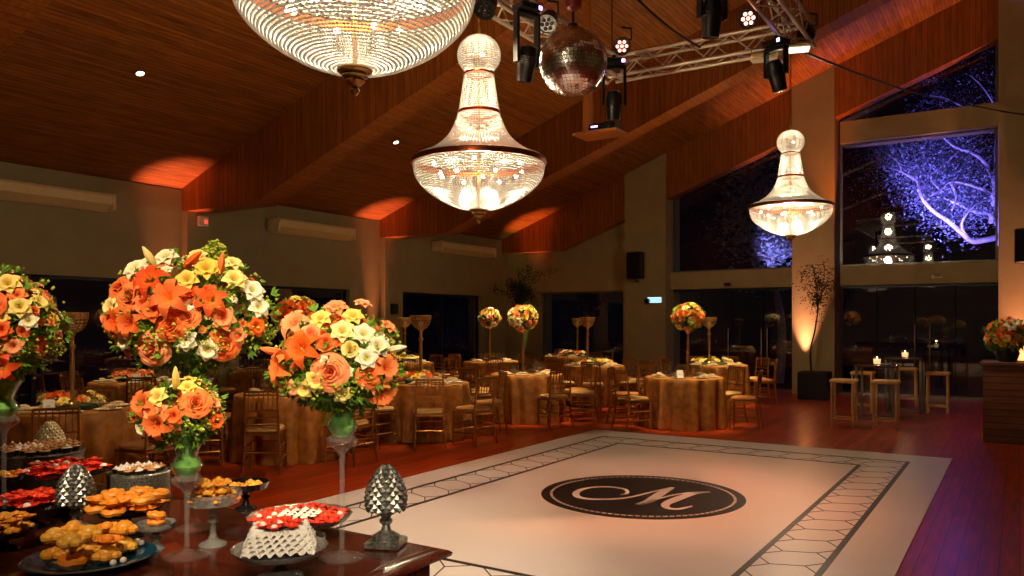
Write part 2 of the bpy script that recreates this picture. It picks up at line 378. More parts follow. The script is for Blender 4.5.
# glazed gable wall
b = MB(); Y0, Y1 = 19.30, 19.95
b.box((XW-0.25, Y0, 0), (-11.35, Y1, 3.9)); b.box((-11.35, Y0, 2.48), (-8.82, Y1, 3.95)); b.box((-8.82, Y0, 0), (-8.6, Y1, 5.2))
b.add([(XW, Y0-.01, 3.6), (-8.6, Y0-.01, 3.6), (-8.6, Y0-.01, 5.4), (XW, Y0-.01, 3.98), (XW, Y1, 3.6), (-8.6, Y1, 3.6), (-8.6, Y1, 5.4), (XW, Y1, 3.98)],
      [(0,1,2,3), (7,6,5,4), (0,4,5,1), (1,5,6,2), (2,6,7,3), (3,7,4,0)])
b.box((-7.5, Y0, 2.48), (-4.42, Y1, 2.91)); b.box((-3.44, Y0, 2.48), (-0.36, Y1, 2.91)); b.box((-3.44, Y0, 5.71), (-0.36, Y1, 6.20))
struct(b.build('wall_back', M_COLM, smooth=False))
def column(nm, xa, xb, y0=18.95):
    b = MB(); za, zb = ceil_z(xa)+0.04, ceil_z(xb)+0.04
    b.add([(xa,y0,0),(xb,y0,0),(xb,19.95,0),(xa,19.95,0),(xa,y0,za),(xb,y0,zb),(xb,19.95,zb),(xa,19.95,za)], [(0,3,2,1),(4,5,6,7),(0,1,5,4),(1,2,6,5),(2,3,7,6),(3,0,4,7)])
    struct(b.build(nm, M_COLM, smooth=False), 'tall flat plastered column between the glazed bays')
column('trim_7', -8.62, -7.5); column('trim_8', -4.42, -3.50); column('trim_9', -0.36, 1.5)
column('trim_10', 1.5, 7.0)
struct(MB().box((7.0, -4.2, 0), (7.2, 19.7, 7.4)).build('wall_right', M_WALL, smooth=False))
b = extr_xz([(XW-0.25, 0), (7.2, 0), (7.2, ceil_z(7.2)+0.05), (1.5, ceil_z(1.5)+0.05), (XW-0.25, 3.98)], -4.2, -4.0)
struct(fixn(b.build('wall_front', M_WALL, smooth=False)))
def window(nm, poly, label, y=YG):
    r = thing(nm, label, 'window', (0, y, 0)); del r['category']; struct(r)
    n = len(poly); P = MB(); P.add([(x, -0.006, z) for x, z in poly] + [(x, 0.006, z) for x, z in poly], [tuple(range(n)), tuple(range(2*n-1, n-1, -1))] + [(i, n+i, n+(i+1)%n, (i+1)%n) for i in range(n)])
    fixn(P.build('pane', M_GLASSW, r, smooth=False))
    f = MB()
    for i in range(n):
        a = Vector((poly[i][0], 0, poly[i][1])); c = Vector((poly[(i+1)%n][0], 0, poly[(i+1)%n][1])); f.tube([a, c], 0.035, 4)
    f.build('frame', M_GREYMETAL, r, smooth=False)
    return r
window('window_4', [(-7.46, 2.93), (-4.45, 2.93), (-4.45, beam_z(-4.45)+0.1), (-7.46, beam_z(-7.46)+0.1)], 'tall sloped window above the double doors')
window('window_5', [(-3.44, 2.93), (-0.40, 2.93), (-0.40, 5.69), (-3.44, 5.69)], 'large square window with the lit garden tree')
window('window_6', [(-3.40, 6.21), (-0.40, 6.21), (-0.40, beam_z(-0.4)+0.1), (-3.40, beam_z(-3.4)+0.1)], 'triangular window under the roof beam')
window('window_7', [(-11.33, 0.02), (-8.84, 0.02), (-8.84, 2.46), (-11.33, 2.46)], 'dark glazed opening near the corner')
def door(nm, xa, xb, handles, label):
    r = thing(nm, label, 'door', (0, YG, 0)); del r['category']; struct(r)
    n = 4; wd = (xb-xa)/n
    for i in range(n):
        a = xa + i*wd + 0.01; c = a + wd - 0.02
        p = MB().box((a, -0.006, 0.06), (c, 0.006, 2.44)).build('pane', M_GLASSW, r, smooth=False)
        MB().box((a, -0.02, 0.0), (c, 0.02, 0.06)).build('rail', M_STEEL, p, smooth=False)
        MB().box((a, -0.02, 2.42), (c, 0.02, 2.47)).build('rail', M_BLKFRAME, p, smooth=False)
    for x, z0, z1 in handles:
        h = MB().tube([(x, -0.07, z0), (x, -0.07, z1)], 0.018, 8)
        for z in (z0+0.12, z1-0.12): h.tube([(x, -0.07, z), (x, 0.0, z)], 0.012, 6)
        h.build('handle', M_STEEL, r)
door('door_1', -7.48, -4.44, [(onY(729, 0, YG).x, 0.35, 1.5), (onY(762, 0, YG).x, 0.35, 1.5), (onY(768, 0, YG).x, 0.35, 1.5)], 'frameless glass double doors under the sloped window')
door('door_2', -3.46, -0.38, [(onY(915, 0, YG).x, 0.2, 1.6), (onY(930, 0, YG).x, 0.2, 1.6)], 'frameless glass doors behind the high tables')
# garden ground outside
struct(MB().box((XW-8, 19.95, -0.25), (14, 45, -0.03)).build('ground', M_GRASS, smooth=False), 'dark lawn outside the glass')

# ------------------------------------------------------------------ dance floor (printed vinyl sheet)
dfr = thing('dance_mat', 'large white printed dance floor sheet laid on the wooden floor', 'dance floor', (-3.07, 7.1, 0.0))
DX0, DX1, DY0, DY1 = -5.47, -0.68, 3.25, 10.93
def dl(x, y): return (x+3.07, y-7.1)
a = dl(DX0, DY0); c = dl(DX1, DY1)
MB().box((a[0], a[1], 0.0), (c[0], c[1], 0.008)).build('vinyl_sheet', M_MAT, dfr, smooth=False)
bd = MB()
def strip(p, q, wd, z=0.0095):
    p = Vector(p); q = Vector(q); d = (q-p).normalized(); n = Vector((-d.y, d.x))*wd/2
    k = [p-n, q-n, q+n, p+n]; k = [dl(v.x, v.y) for v in k]
    bd.prism(k, 0.008, z)
def rect(x0, y0, x1, y1, w=0.045):
    for p, q in (((x0-w/2,y0),(x1+w/2,y0)), ((x1,y0),(x1,y1)), ((x1+w/2,y1),(x0-w/2,y1)), ((x0,y1),(x0,y0))): strip(p, q, w)
O = (-5.05, 3.88, -1.10, 10.36); I = (-4.58, 4.40, -1.55, 9.86)
rect(*O); rect(*I)
def hexband(p0, along, across, length, wd):
    n = round(length/0.36); p = length/n
    for k in range(n):
        u = (k+0.5)*p
        def pt(uu, v): return (p0[0]+along[0]*uu+across[0]*v, p0[1]+along[1]*uu+across[1]*v)
        sh = p*0.22
        A = pt(u, wd*0.26); B = pt(u+sh, wd*0.74)
        strip(A, pt(u-p*0.42, 0.0), 0.011); strip(A, pt(u+p*0.42, 0.0), 0.011); strip(A, B, 0.011)
        strip(B, pt(u+sh-p*0.42, wd), 0.011); strip(B, pt(u+sh+p*0.42, wd), 0.011)
W0 = 0.47
hexband((I[2], O[1]), (0, 1), (1, 0), O[3]-O[1], O[2]-I[2])
hexband((I[0], O[1]), (0, 1), (-1, 0), O[3]-O[1], I[0]-O[0])
hexband((I[0], I[3]), (1, 0), (0, 1), I[2]-I[0], O[3]-I[3])
hexband((I[0], I[1]), (1, 0), (0, -1), I[2]-I[0], I[1]-O[1])
bd.build('border_pattern', M_INK, dfr, smooth=False)
EC = (-3.03, 7.05); ER = 0.955
em = MB().prism([(ER*math.cos(2*PI*i/96), ER*math.sin(2*PI*i/96)) for i in range(96)], 0.008, 0.0098).build('emblem', M_INK, dfr, (EC[0]+3.07, EC[1]-7.1, 0), smooth=False)
ds = MB()
for i in range(92):
    a0 = 2*PI*i/92; a1 = a0 + 2*PI/92*0.68; r0, r1 = 0.845, 0.870
    ds.prism([(r0*math.cos(a0), r0*math.sin(a0)), (r1*math.cos(a0), r1*math.sin(a0)), (r1*math.cos(a1), r1*math.sin(a1)), (r0*math.cos(a1), r0*math.sin(a1))], 0.0098, 0.0108)
ds.build('dashed_ring', M_INKW, em, smooth=False)
def ribbon(mb, zp):                                      # zp: (zoom x, zoom y, width m)
    pts = []
    for zx, zy, wd in zp:
        g = ground(530+zx/4.452, 460+zy/4.452); pts.append(Vector((g.x-EC[0], g.y-EC[1], wd)))
    S = smoothpath(pts, 6); L = []; R = []
    for i, p in enumerate(S):
        t = S[min(i+1, len(S)-1)] - S[max(i-1, 0)]; t.z = 0
        n = Vector((-t.y, t.x, 0)).normalized()*max(p.z, 0.004)/2
        L.append(p+n); R.append(p-n)
    for i in range(len(S)-1):
        mb.add([(v.x, v.y, z) for z in (0.0098, 0.0110) for v in (L[i], L[i+1], R[i+1], R[i])], [(3,2,1,0), (4,5,6,7), (0,1,5,4), (2,3,7,6)])
lt = MB()
ribbon(lt, [(404,158,.02), (425,156,.03), (434,146,.035), (420,134,.035), (370,126,.04), (300,124,.045), (240,133,.055), (206,150,.065), (214,168,.065), (262,178,.055), (330,180,.045), (400,176,.04), (470,165,.035), (530,150,.035), (590,135,.03), (632,126,.03)])
ribbon(lt, [(634,126,.05), (600,142,.09), (560,168,.10), (525,190,.09), (475,203,.05)])
ribbon(lt, [(475,203,.04), (530,192,.03), (590,172,.03), (660,157,.035), (730,149,.045), (800,147,.05)])
ribbon(lt, [(795,147,.04), (735,152,.08), (680,168,.10), (635,186,.10), (604,202,.08), (612,218,.06), (660,223,.05), (722,210,.02)])
lt.build('letter_m', M_INKW, em, smooth=False)

# ================================================================== CHANDELIERS
def bead_material():
    m = bpy.data.materials.new('crystal_beads'); m.use_nodes = True; nt = m.node_tree; nt.nodes.clear(); N = nt.nodes.new; L = nt.links.new
    o = N('ShaderNodeOutputMaterial'); d = N('ShaderNodeBsdfDiffuse'); t = N('ShaderNodeBsdfTranslucent'); g = N('ShaderNodeBsdfGlossy')
    d.inputs[0].default_value = (0.52, 0.51, 0.50, 1); t.inputs[0].default_value = (0.55, 0.54, 0.53, 1); g.inputs['Roughness'].default_value = 0.15
    m1 = N('ShaderNodeMixShader'); m1.inputs[0].default_value = 0.65; L(d.outputs[0], m1.inputs[1]); L(t.outputs[0], m1.inputs[2])
    m2 = N('ShaderNodeMixShader'); m2.inputs[0].default_value = 0.12; L(m1.outputs[0], m2.inputs[1]); L(g.outputs[0], m2.inputs[2])
    L(m2.outputs[0], o.inputs[0]); return m
M_BEAD = bead_material()
M_BULB = emis('lit_bulb', (1.0, 0.80, 0.52, 1), 26)
def beads(prof, n, pitch, fill=0.94, name='beads'):
    """strands of faceted crystal beads threaded down a surface of revolution"""
    P = [Vector((r, z)) for r, z in prof]
    seg = [(P[i+1]-P[i]).length for i in range(len(P)-1)]; tot = sum(seg); rows = max(2, int(tot/pitch))
    V = []; Fc = []
    base = np.array([(0,0,1),(1,0,0),(0,1,0),(-1,0,0),(0,-1,0),(0,0,-1)], float)
    fb = np.array([(0,1,2),(0,2,3),(0,3,4),(0,4,1),(5,2,1),(5,3,2),(5,4,3),(5,1,4)])
    k = 0
    for q in range(rows):
        s = (q+0.5)/rows*tot; i = 0
        while s > seg[i] and i < len(seg)-1: s -= seg[i]; i += 1
        p = P[i].lerp(P[i+1], s/seg[i]); t = (P[i+1]-P[i]).normalized()
        wd = PI*p.x/n*fill*1.65; hl = tot/rows*0.5*.97; th = min(wd, hl)*0.9
        a = 2*PI*(np.arange(n))/n
        ca, sa = np.cos(a), np.sin(a)
        er = np.stack([ca, sa, 0*a], 1); et = np.stack([-sa, ca, 0*a], 1); ez = np.array([0, 0, 1.0])
        tan = er*t.x + ez*t.y; nor = er*t.y - ez*t.x
        c = er*p.x + ez*p.y
        pts = c[:, None, :] + base[None, :, 2:3]*hl*tan[:, None, :] + base[None, :, 0:1]*wd*et[:, None, :] + base[None, :, 1:2]*th*nor[:, None, :]
        V.append(pts.reshape(-1, 3)); Fc.append((fb[None] + (np.arange(n)*6)[:, None, None] + k).reshape(-1, 3)); k += n*6
    me = bpy.data.meshes.new(name); me.from_pydata(np.concatenate(V).tolist(), [], np.concatenate(Fc).tolist()); me.materials.append(M_BEAD); me.update(); return me
def chandelier(name, label):
    r = thing(name, label, 'chandelier')                 # origin: centre of the rim; rim radius 0.75
    bowl = []
    bowl = [(p.x, p.y) for p in smoothpath([(.742, -.03, 0), (.728, -.13, 0), (.68, -.225, 0), (.56, -.34, 0), (.40, -.44, 0), (.24, -.51, 0), (.09, -.545, 0)], 4)]
    link('bowl_strands', beads(bowl, 140, 0.026), r)
    bell = smoothpath([(0.735, 0.04, 0), (0.56, 0.115, 0), (0.40, 0.235, 0), (0.30, 0.37, 0), (0.235, 0.545, 0)], 4)
    link('bell_strands', beads([(p.x, p.y) for p in bell], 96, 0.024), r)
    link('neck_strands', beads([(0.228, 0.575), (0.195, 0.78), (0.165, 0.99)], 48, 0.024), r)
    link('ball_strands', beads([(0.242*math.sin(PI*t/16), 1.215-0.225*math.cos(PI*t/16)) for t in range(3, 16)], 48, 0.024), r)
    MB().lathe([(0.735, -0.03), (0.765, -0.03), (0.77, 0.0), (0.762, 0.03), (0.735, 0.03), (0.735, -0.03)], 72, close=False).build('rim_band', M_BRONZE, r)
    MB().lathe([(0.225, 0.545), (0.242, 0.545), (0.247, 0.56), (0.242, 0.575), (0.225, 0.575), (0.225, 0.545)], 36, close=False).build('waist_band', M_BRONZE, r)
    MB().lathe([(0.155, 0.99), (0.175, 0.99), (0.18, 1.002), (0.175, 1.015), (0.155, 1.015), (0.155, 0.99)], 36, close=False).build('neck_band', M_BRONZE, r)
    MB().lathe([(0.005, -0.70), (0.022, -0.685), (0.03, -0.665), (0.018, -0.645), (0.04, -0.63), (0.062, -0.61), (0.055, -0.595), (0.082, -0.58), (0.078, -0.565), (0.108, -0.55), (0.11, -0.53), (0.02, -0.52)], 28).build('finial', M_BRASS, r)
    f = MB(); f.tube([(0, 0, -0.52), (0, 0, 1.50)], 0.012, 8)
    for k in range(8):
        a = 2*PI*k/8; f.tube([(0, 0, 0.0), (0.745*math.cos(a), 0.745*math.sin(a), 0.0)], 0.003, 4)
    f.build('frame', M_BRASS, r)
    for k in range(12):
        a = 2*PI*k/12; rr = 0.42 if k % 2 else 0.55; zz = -0.16 if k % 2 else -0.06
        bb = MB().ball((0, 0, 0), 0.022, 8, 6).build('bulb', M_BULB, r, (rr*math.cos(a), rr*math.sin(a), zz))
    for z in (0.3, 0.7, 1.21): MB().ball((0, 0, 0), 0.022, 8, 6).build('bulb', M_BULB, r, (0.05, 0, z))
    return r
def hang(r, top):
    z0 = r.location.z + 1.46*r.scale.x; n = int((top-z0-.03)/0.07); m = MB(); s = 1/r.scale.x
    for i in range(n+1):
        zc = 1.49 + i*0.07*s
        pts = [Vector((0.016*math.cos(t*PI/4), 0, 0.042*math.sin(t*PI/4)))*s for t in range(9)]
        M = Matrix.Translation((0, 0, zc)) @ Matrix.Rotation(PI/2*(i % 2), 4, 'Z'); m.tube(pts, 0.005*s, 4, False, M)
    m.lathe([(0.07*s, (top-r.location.z)*s-0.05), (0.07*s, (top-r.location.z)*s+0.02), (0.01, (top-r.location.z)*s+0.02)], 16)
    return m.build('chain', M_BRASS, r)
CH = [(at(355, 4.35, 3.50), 0.88, 'near giant crystal chandelier cut off by the top of the picture, above the buffet', 210),
      (at(479, 7.96, 3.245), 0.88, 'crystal bead chandelier hanging left of the mirror ball, whole and largest in full view', 210),
      (at(790.5, 13.2, 3.56), 0.88, 'farthest crystal chandelier hanging in front of the glass gable wall', 210)]
ch0 = None
for i, (loc, s, lab, e) in enumerate(CH):
    if i == 0: c = ch0 = chandelier('chandelier', lab); c.location = loc
    else:
        c = bpy.data.objects.new('chandelier', None); COL.objects.link(c); tag(c, lab, 'chandelier'); c.location = loc
        for ch in base_parts:
            d = ch.copy(); COL.objects.link(d); d.parent = c
    if i == 0: base_parts = list(c.children)
    c.scale = (s, s, s); c['group'] = 'crystal bead chandeliers'
    hang(c, ceil_z(loc.x)+0.02)
    for dz, ee in ((-0.14, e), (0.28, e*0.16), (0.8, e*0.10), (1.3, e*0.09)):
        point('chandelier_light', (loc.x, loc.y, loc.z + dz*s), ee, (1.0, 0.76, 0.46), 0.10)

# ================================================================== TRUSS AND STAGE LIGHTS
TL = Vector(onY(612, 0, 9.62)); TR = Vector(onY(801, 0, 9.62)); ZT = 4.99; TX0, TX1, TY1 = TL.x, TR.x, 9.62
tr = thing('lighting_truss', 'square aluminium lighting truss frame hung below the roof', 'truss', (TX0, TY1, ZT))
def truss(p, q, nm):
    p = Vector(p); q = Vector(q); d = (q-p); L = d.length; d.normalize(); up = Vector((0,0,1)); sd = d.cross(up).normalized(); h = 0.125
    m = MB(); C4 = [(-1,-1), (1,-1), (1,1), (-1,1)]
    for a, b_ in C4: m.tube([p+sd*a*h+up*b_*h, q+sd*a*h+up*b_*h], 0.024, 8)
    n = max(2, round(L/0.27)); st = L/n
    for i in range(n):
        for (a, b_), (c_, e_) in zip(C4, C4[1:]+C4[:1]):
            u0, u1 = (i*st, (i+1)*st)
            A = (a, b_) if i % 2 else (c_, e_); B = (c_, e_) if i % 2 else (a, b_)
            m.tube([p+d*u0+sd*A[0]*h+up*A[1]*h, p+d*u1+sd*B[0]*h+up*B[1]*h], 0.010, 5)
    return m.build(nm, M_ALU, tr)
truss((0, 0, 0), (TX1-TX0, 0, 0), 'truss_section'); truss((0, 0.12, 0), (0, -6.6, 0), 'truss_section'); truss((TX1-TX0, 0.12, 0), (TX1-TX0, -6.6, 0), 'truss_section')
truss((0, -6.6, 0), (TX1-TX0, -6.6, 0), 'truss_section')
for x, y in ((0, 0), (TX1-TX0, 0), (0, -6.4), (TX1-TX0, -6.4)):
    MB().tube([(x, y, 0.1), (x, y, ceil_z(TX0+x)-ZT-0.004)], 0.008, 6).build('hoist_cable', M_BLACK, tr)

M_LENSP = emis('purple_lens', (0.45, 0.25, 1.0, 1), 7)
M_LENSW = emis('white_lens', (1.0, 0.85, 0.7, 1), 7)
def moving_head(loc, tilt, pan, label, s=1.0, up=0.36):
    r = thing('moving_head_light', label, 'stage light', loc, pan, 'moving head stage lights on the truss'); r.scale = (s,)*3; up /= s
    MB().cbox((-0.16, -0.12, up-0.10), (0.16, 0.12, up), 0.02).tube([(0, 0, up), (0, 0, up+0.06)], 0.03, 8).build('base_box', M_BLACK, r)
    y = MB()
    for sx in (-1, 1): y.cbox((sx*0.165-0.02, -0.05, -0.06), (sx*0.165+0.02, 0.05, up-0.12), 0.008)
    y.cbox((-0.18, -0.06, up-0.15), (0.18, 0.06, up-0.10), 0.01).build('yoke', M_BLACK, r)
    M = Matrix.Rotation(tilt, 4, 'X')
    h = MB().lathe([(0.06, 0.17), (0.10, 0.15), (0.125, 0.06), (0.125, -0.03), (0.115, -0.10), (0.105, -0.24), (0.10, -0.27), (0.085, -0.275)], 16, M)
    for k in range(5): h.lathe([(0.128, 0.04-k*0.02), (0.132, 0.035-k*0.02), (0.128, 0.03-k*0.02)], 16, M, close=False)
    hd = h.build('head', M_BLACK, r)
    MB().lathe([(0.084, -0.276), (0.05, -0.284), (0.001, -0.288)], 16, M).build('lens', M_GLASST, hd)
    MB().cbox((0.10, -0.122, up-0.08), (0.15, -0.119, up-0.03), 0.001).build('status_display', M_LENSP, r)
    return r
def mh(px, py, D, tilt, pan, label):
    z = EYE + (HOR-py)*D/F_PX; p = at(px, D, z); moving_head(p, tilt, pan, label, .78, up=max(0.25, ZT-0.19-z))
mh(527, 60, 7.9, 0.25, 1.2, 'black moving head light left of the mirror ball on the truss')
mh(614, 102, 9.55, 0.12, 0.6, 'black moving head light hanging at the truss corner right of the mirror ball')
mh(776, 72, 8.9, 0.35, -0.4, 'black moving head light tilted at the right truss corner')
mh(712, 14, 7.3, 0.15, 0.9, 'largest black moving head light at the top edge of the picture')
def par(px, py, D, label, lens, aim):
    z = EYE + (HOR-py)*D/F_PX; r = thing('par_light', label, 'stage light', at(px, D, z), 0)
    q = Vector(aim).to_track_quat('-Z', 'Y').to_matrix().to_4x4()
    b = MB().lathe([(0.05, 0.14), (0.085, 0.11), (0.10, 0.0), (0.105, -0.06), (0.095, -0.06), (0.09, -0.045), (0.001, -0.045)], 20, q)
    b.build('can', M_BLACK, r)
    l = MB()
    for k in range(7):
        a = k*PI/3; c = Vector((0.052*math.cos(a), 0.052*math.sin(a), -0.05)) if k < 6 else Vector((0, 0, -0.05)); l.ball(c, 0.020, 8, 6, 0.6, q)
    l.build('led', lens, r)
    MB().tube([(0, 0, 0.02), (0.12, 0, 0.06), (0.12, 0, 0.18), (0, 0, 0.22)], 0.012, 5).build('bracket', M_BLACK, r)
    return r
M_LEDR = emis('red_white_led', (1.0, 0.22, 0.16, 1), 5); M_LEDG = emis('white_led', (1.0, 0.30, 0.22, 1), 5)
par(622, 46, 9.3, 'small par light glowing pink red above the mirror ball side truss', M_LEDR, (0.45, -1, -0.45))
par(749, 18, 8.3, 'small par light glowing white red at the top right truss', M_LEDG, (0.1, -1, -0.45))
M_LEDS = [mat('dark_lens_glass', rgb(30, 30, 34), 0.1)]
for px, py, D, lab in ((486, 7, 7.5, 'unlit black par light on the left truss nearest the chandelier chain'), (548, 22, 8.3, 'unlit black par light on the left truss just behind the mirror ball'), (806, 32, 9.2, 'unlit black par light clamped outside the right truss corner')):
    par(px, py, D, lab, M_LEDS[0], (0.2, -0.8, -0.8))
# work lights at the truss corner
def worklight(px, py, D, label, m):
    z = EYE + (HOR-py)*D/F_PX; r = thing('flood_light', label, 'flood light', at(px, D, z), 0.3)
    b = MB().cbox((-0.15, -0.10, 0), (0.15, 0.10, 0.07), 0.02); b.build('housing', M_WHITEPL, r)
    MB().box((-0.13, -0.085, -0.006), (0.13, 0.085, 0.002)).build('lens', m, r, smooth=False)
    MB().tube([(-0.14, 0, 0.05), (-0.14, 0, 0.14), (0.14, 0, 0.14), (0.14, 0, 0.05)], 0.008, 5).build('bracket', M_GREYMETAL, r)
worklight(797, 50, 9.1, 'lit white flood light at the right truss corner', emis('flood_lens', (1.0, 0.9, 0.72, 1), 2.2))
worklight(764, 60, 9.3, 'unlit ivory flood light just left of the tilted moving head', M_WHITEPL)

# mirror ball
z = EYE + (HOR-62)*7.0/F_PX; pb = at(573, 7.0, z); R_ = 0.30
mb = thing('mirror_ball', 'large round mirror ball hanging between the chandelier and the truss', 'mirror ball', pb)
random.seed(3)
b = MB(); nl = 30
for i in range(nl):
    t0 = PI*i/nl; t1 = PI*(i+1)/nl; n = max(4, int(2*PI*math.sin((t0+t1)/2)*nl/PI))
    for k in range(n):
        a0 = 2*PI*k/n; a1 = 2*PI*(k+1)/n; g = 0.04*(t1-t0); ga = 0.04*(a1-a0)
        q = [Vector((math.sin(t)*math.cos(a), math.sin(t)*math.sin(a), math.cos(t)))*R_ for t, a in ((t0+g, a0+ga), (t1-g, a0+ga), (t1-g, a1-ga), (t0+g, a1-ga))]
        c = sum(q, Vector())/4; j = Euler((random.gauss(0, .05), random.gauss(0, .05), 0)).to_matrix()
        q = [c + j @ (v-c) for v in q]; b.add(q, [(0, 1, 2, 3)])
b.build('mirror_tiles', mat('mirror', (0.95, 0.95, 0.95, 1), 0.2, metal=1.0), mb, smooth=False)
MB().ball((0, 0, 0), R_*0.985, 32, 20).build('core', mat('dark_core', rgb(60, 56, 52), 0.5, metal=0.5), mb)
m = MB().lathe([(0.05, R_-0.015), (0.045, R_+0.03), (0.012, R_+0.03), (0.012, R_+0.14)], 14)
m.tube([(0, 0, R_+0.1), (0, 0, ceil_z(pb.x)-pb.z+0.03)], 0.006, 6); m.build('hanging_cable', M_BLACK, mb)
MB().lathe([(0.02, R_+0.15), (0.07, R_+0.17), (0.08, R_+0.22), (0.07, R_+0.28), (0.02, R_+0.30)], 16).build('motor', mat('motor_red', rgb(110, 28, 20), 0.4, vary=0.2), mb)

# hanging wooden projector shelf
ps = at(588, 11.5, 4.30)
sh = thing('hanging_shelf', 'orange wooden shelf hung from the roof on one tall post', 'shelf', ps)
M_SHELF = mat('orange_wood', rgb(196, 116, 44), 0.5, vary=0.2, nscale=6, stretch=(10, 10, 1))
M = Matrix.Rotation(0.0, 4, 'Z')
MB().cbox((-0.06, -0.05, 0.02), (0.05, 0.05, ceil_z(ps.x)-ps.z+0.02), 0.004).build('post', M_SHELF, sh)
MB().cbox((-0.07, -0.34, -0.02), (0.60, 0.10, 0.02), 0.005).build('board', M_SHELF, sh)
pj = thing('projector', 'flat black projector lying on the hanging wooden shelf', 'projector', ps + Vector((0.34, -0.13, 0.021)), 0.0)
MB().cbox((-0.2, -0.15, 0.0), (0.2, 0.15, 0.11), 0.02).build('body', M_BLACK, pj)
MB().lathe([(0.045, 0.0), (0.05, 0.03), (0.04, 0.035), (0.001, 0.03)], 16, Matrix.Translation((0.1, -0.15, 0.055)) @ Matrix.Rotation(PI/2, 4, 'X')).build('lens', M_BLACK, pj)
MB().box((-0.15, -0.153, 0.05), (-0.05, -0.149, 0.07)).build('indicator_light', M_LENSP, pj, smooth=False)
# black cable swagged across the hall
def sag(p, q, s, n=14): return [Vector(p).lerp(Vector(q), i/n) - Vector((0, 0, s*4*(i/n)*(1-i/n))) for i in range(n+1)]
k = MB().tube(sag(at(630, 8.0, EYE+330*8/F_PX), at(700, 9.4, EYE+275*9.4/F_PX), 0.05), 0.014, 6)
tag(k.build('cable', M_BLACK), 'black cable running from the roof down to the truss', 'cable')
k = MB().tube(smoothpath([at(806, 9.3, EYE+269*9.3/F_PX), at(862, 11, EYE+247*11/F_PX), at(920, 14, EYE+228*14/F_PX), at(985, 15.9, EYE+214*15.9/F_PX), at(1030, 15.2, EYE+207*15.2/F_PX), at(1100, 14.2, EYE+205*14.2/F_PX)], 6), 0.016, 6)
tag(k.build('cable', M_BLACK), 'black cable swagged from the truss corner across the gable windows', 'cable')

# ================================================================== WALL FIXTURES
def aircon(y0, y1, label):
    zt = 3.68; L = y1-y0; r = thing('air_conditioner', label, 'air conditioner', (XW+.004, (y0+y1)/2, 3.42), 0, 'long air conditioners on the left wall')
    prof = [(0.0, 0.26), (0.30, 0.26), (0.34, 0.22), (0.30, 0.10), (0.10, 0.0), (0.0, 0.0)]
    b = MB(); h = L/2; n = len(prof)
    b.add([(x, -h, z) for x, z in prof] + [(x, h, z) for x, z in prof], [tuple(range(n)), tuple(range(2*n-1, n-1, -1))] + [(i, n+i, n+(i+1)%n, (i+1)%n) for i in range(n)])
    bd_ = fixn(b.build('body', M_WHITEPL, r, smooth=False))
    MB().box((0.13, -h+0.12, -0.008), (0.27, h-0.12, 0.002), Matrix.Translation((0, 0, 0.0)) @ Matrix.Rotation(-0.45, 4, 'Y')).build('louvre', M_GREYMETAL, r, smooth=False)
    for s in (-1, 1): MB().cbox((0.0, s*h-0.03, 0.01), (0.31, s*h+0.03, 0.265), 0.008).build('end_cap', M_WHITEPL, r)
aircon(4.95, 7.30, 'long ivory air conditioner above the first opening, cut by the left picture edge')
aircon(10.65, 12.75, 'long ivory air conditioner between the two roof beams on the left wall')
aircon(15.85, 18.25, 'long ivory air conditioner nearest the far corner')
def speaker(p, label, rz):
    r = thing('wall_speaker', label, 'speaker', p, rz)
    MB().cbox((-0.19, -0.30, -0.34), (0.19, 0.0, 0.34), 0.02).build('cabinet', M_BLACK, r)
    MB().box((-0.165, -0.306, -0.31), (0.165, -0.298, 0.31)).build('grille', mat('speaker_cloth', rgb(10, 10, 11), 0.9, vary=0.3, nscale=200), r, smooth=False)
    MB().tube([(0, -0.1, -0.40), (0, 0.07, -0.40)], 0.02, 6).tube([(0, -0.1, -0.33), (0, -0.1, -0.42)], 0.03, 6).build('bracket', M_GREYMETAL, r)
q = onY(639, 266, 18.95); speaker((q.x, 18.87, q.z), 'black wall speaker on the column left of the green exit sign', 0)
q = onY(1021, 247, 18.95); speaker((q.x+0.08, 18.87, q.z), 'black wall speaker on the right column, cut by the picture edge', 0)
q = onY(655, 300, 18.95)
ex = thing('exit_sign', 'small lit blue white exit sign on the column', 'sign', (q.x, 18.95, q.z))
MB().cbox((-0.20, -0.04, -0.08), (0.20, 0.0, 0.08), 0.008).build('housing', M_WHITEPL, ex)
MB().box((-0.185, -0.046, -0.068), (0.185, -0.039, 0.068)).build('lit_face', emis('exit_light', (0.42, 0.82, 1.0, 1), 1.1), ex, smooth=False)
t = MB()                                                   # the letters on the face, dark strokes
for i, lt_ in enumerate('SAIDA'):
    x = -0.13 + i*0.062; S = {'S': [[(.04,.06),(.0,.06),(.0,.03),(.04,.03),(.04,0),(0,0)]], 'A': [[(0,0),(.02,.06),(.04,0)], [(.01,.025),(.03,.025)]], 'I': [[(.02,0),(.02,.06)]], 'D': [[(0,0),(0,.06),(.03,.05),(.04,.03),(.03,.01),(0,0)]]}[lt_]
    for st in S: t.tube([(x+u, -0.048, v-0.03) for u, v in st], 0.004, 4)
t.build('lettering', mat('sign_ink', rgb(30, 90, 110), 0.5), ex)
q = onY(648, 301, 18.95)
cm = thing('wall_camera', 'small black round fitting beside the exit sign', 'wall light', (q.x, 18.95, q.z))  # a small black camera, gives off no light
MB().lathe([(0.07, 0.0), (0.075, 0.06), (0.06, 0.12), (0.001, 0.13)], 14, Matrix.Rotation(PI/2, 4, 'X')).build('body', M_BLACK, cm)
MB().box((-0.02, -0.10, -0.09), (0.02, -0.03, -0.06)).build('bracket', M_BLACK, cm)
q = onX(196, 222, XW)
em_ = thing('emergency_light', 'small white box with a red lamp high on the left wall', 'emergency light', (XW+0.165 if q.y < 9.17 else XW, q.y, q.z))
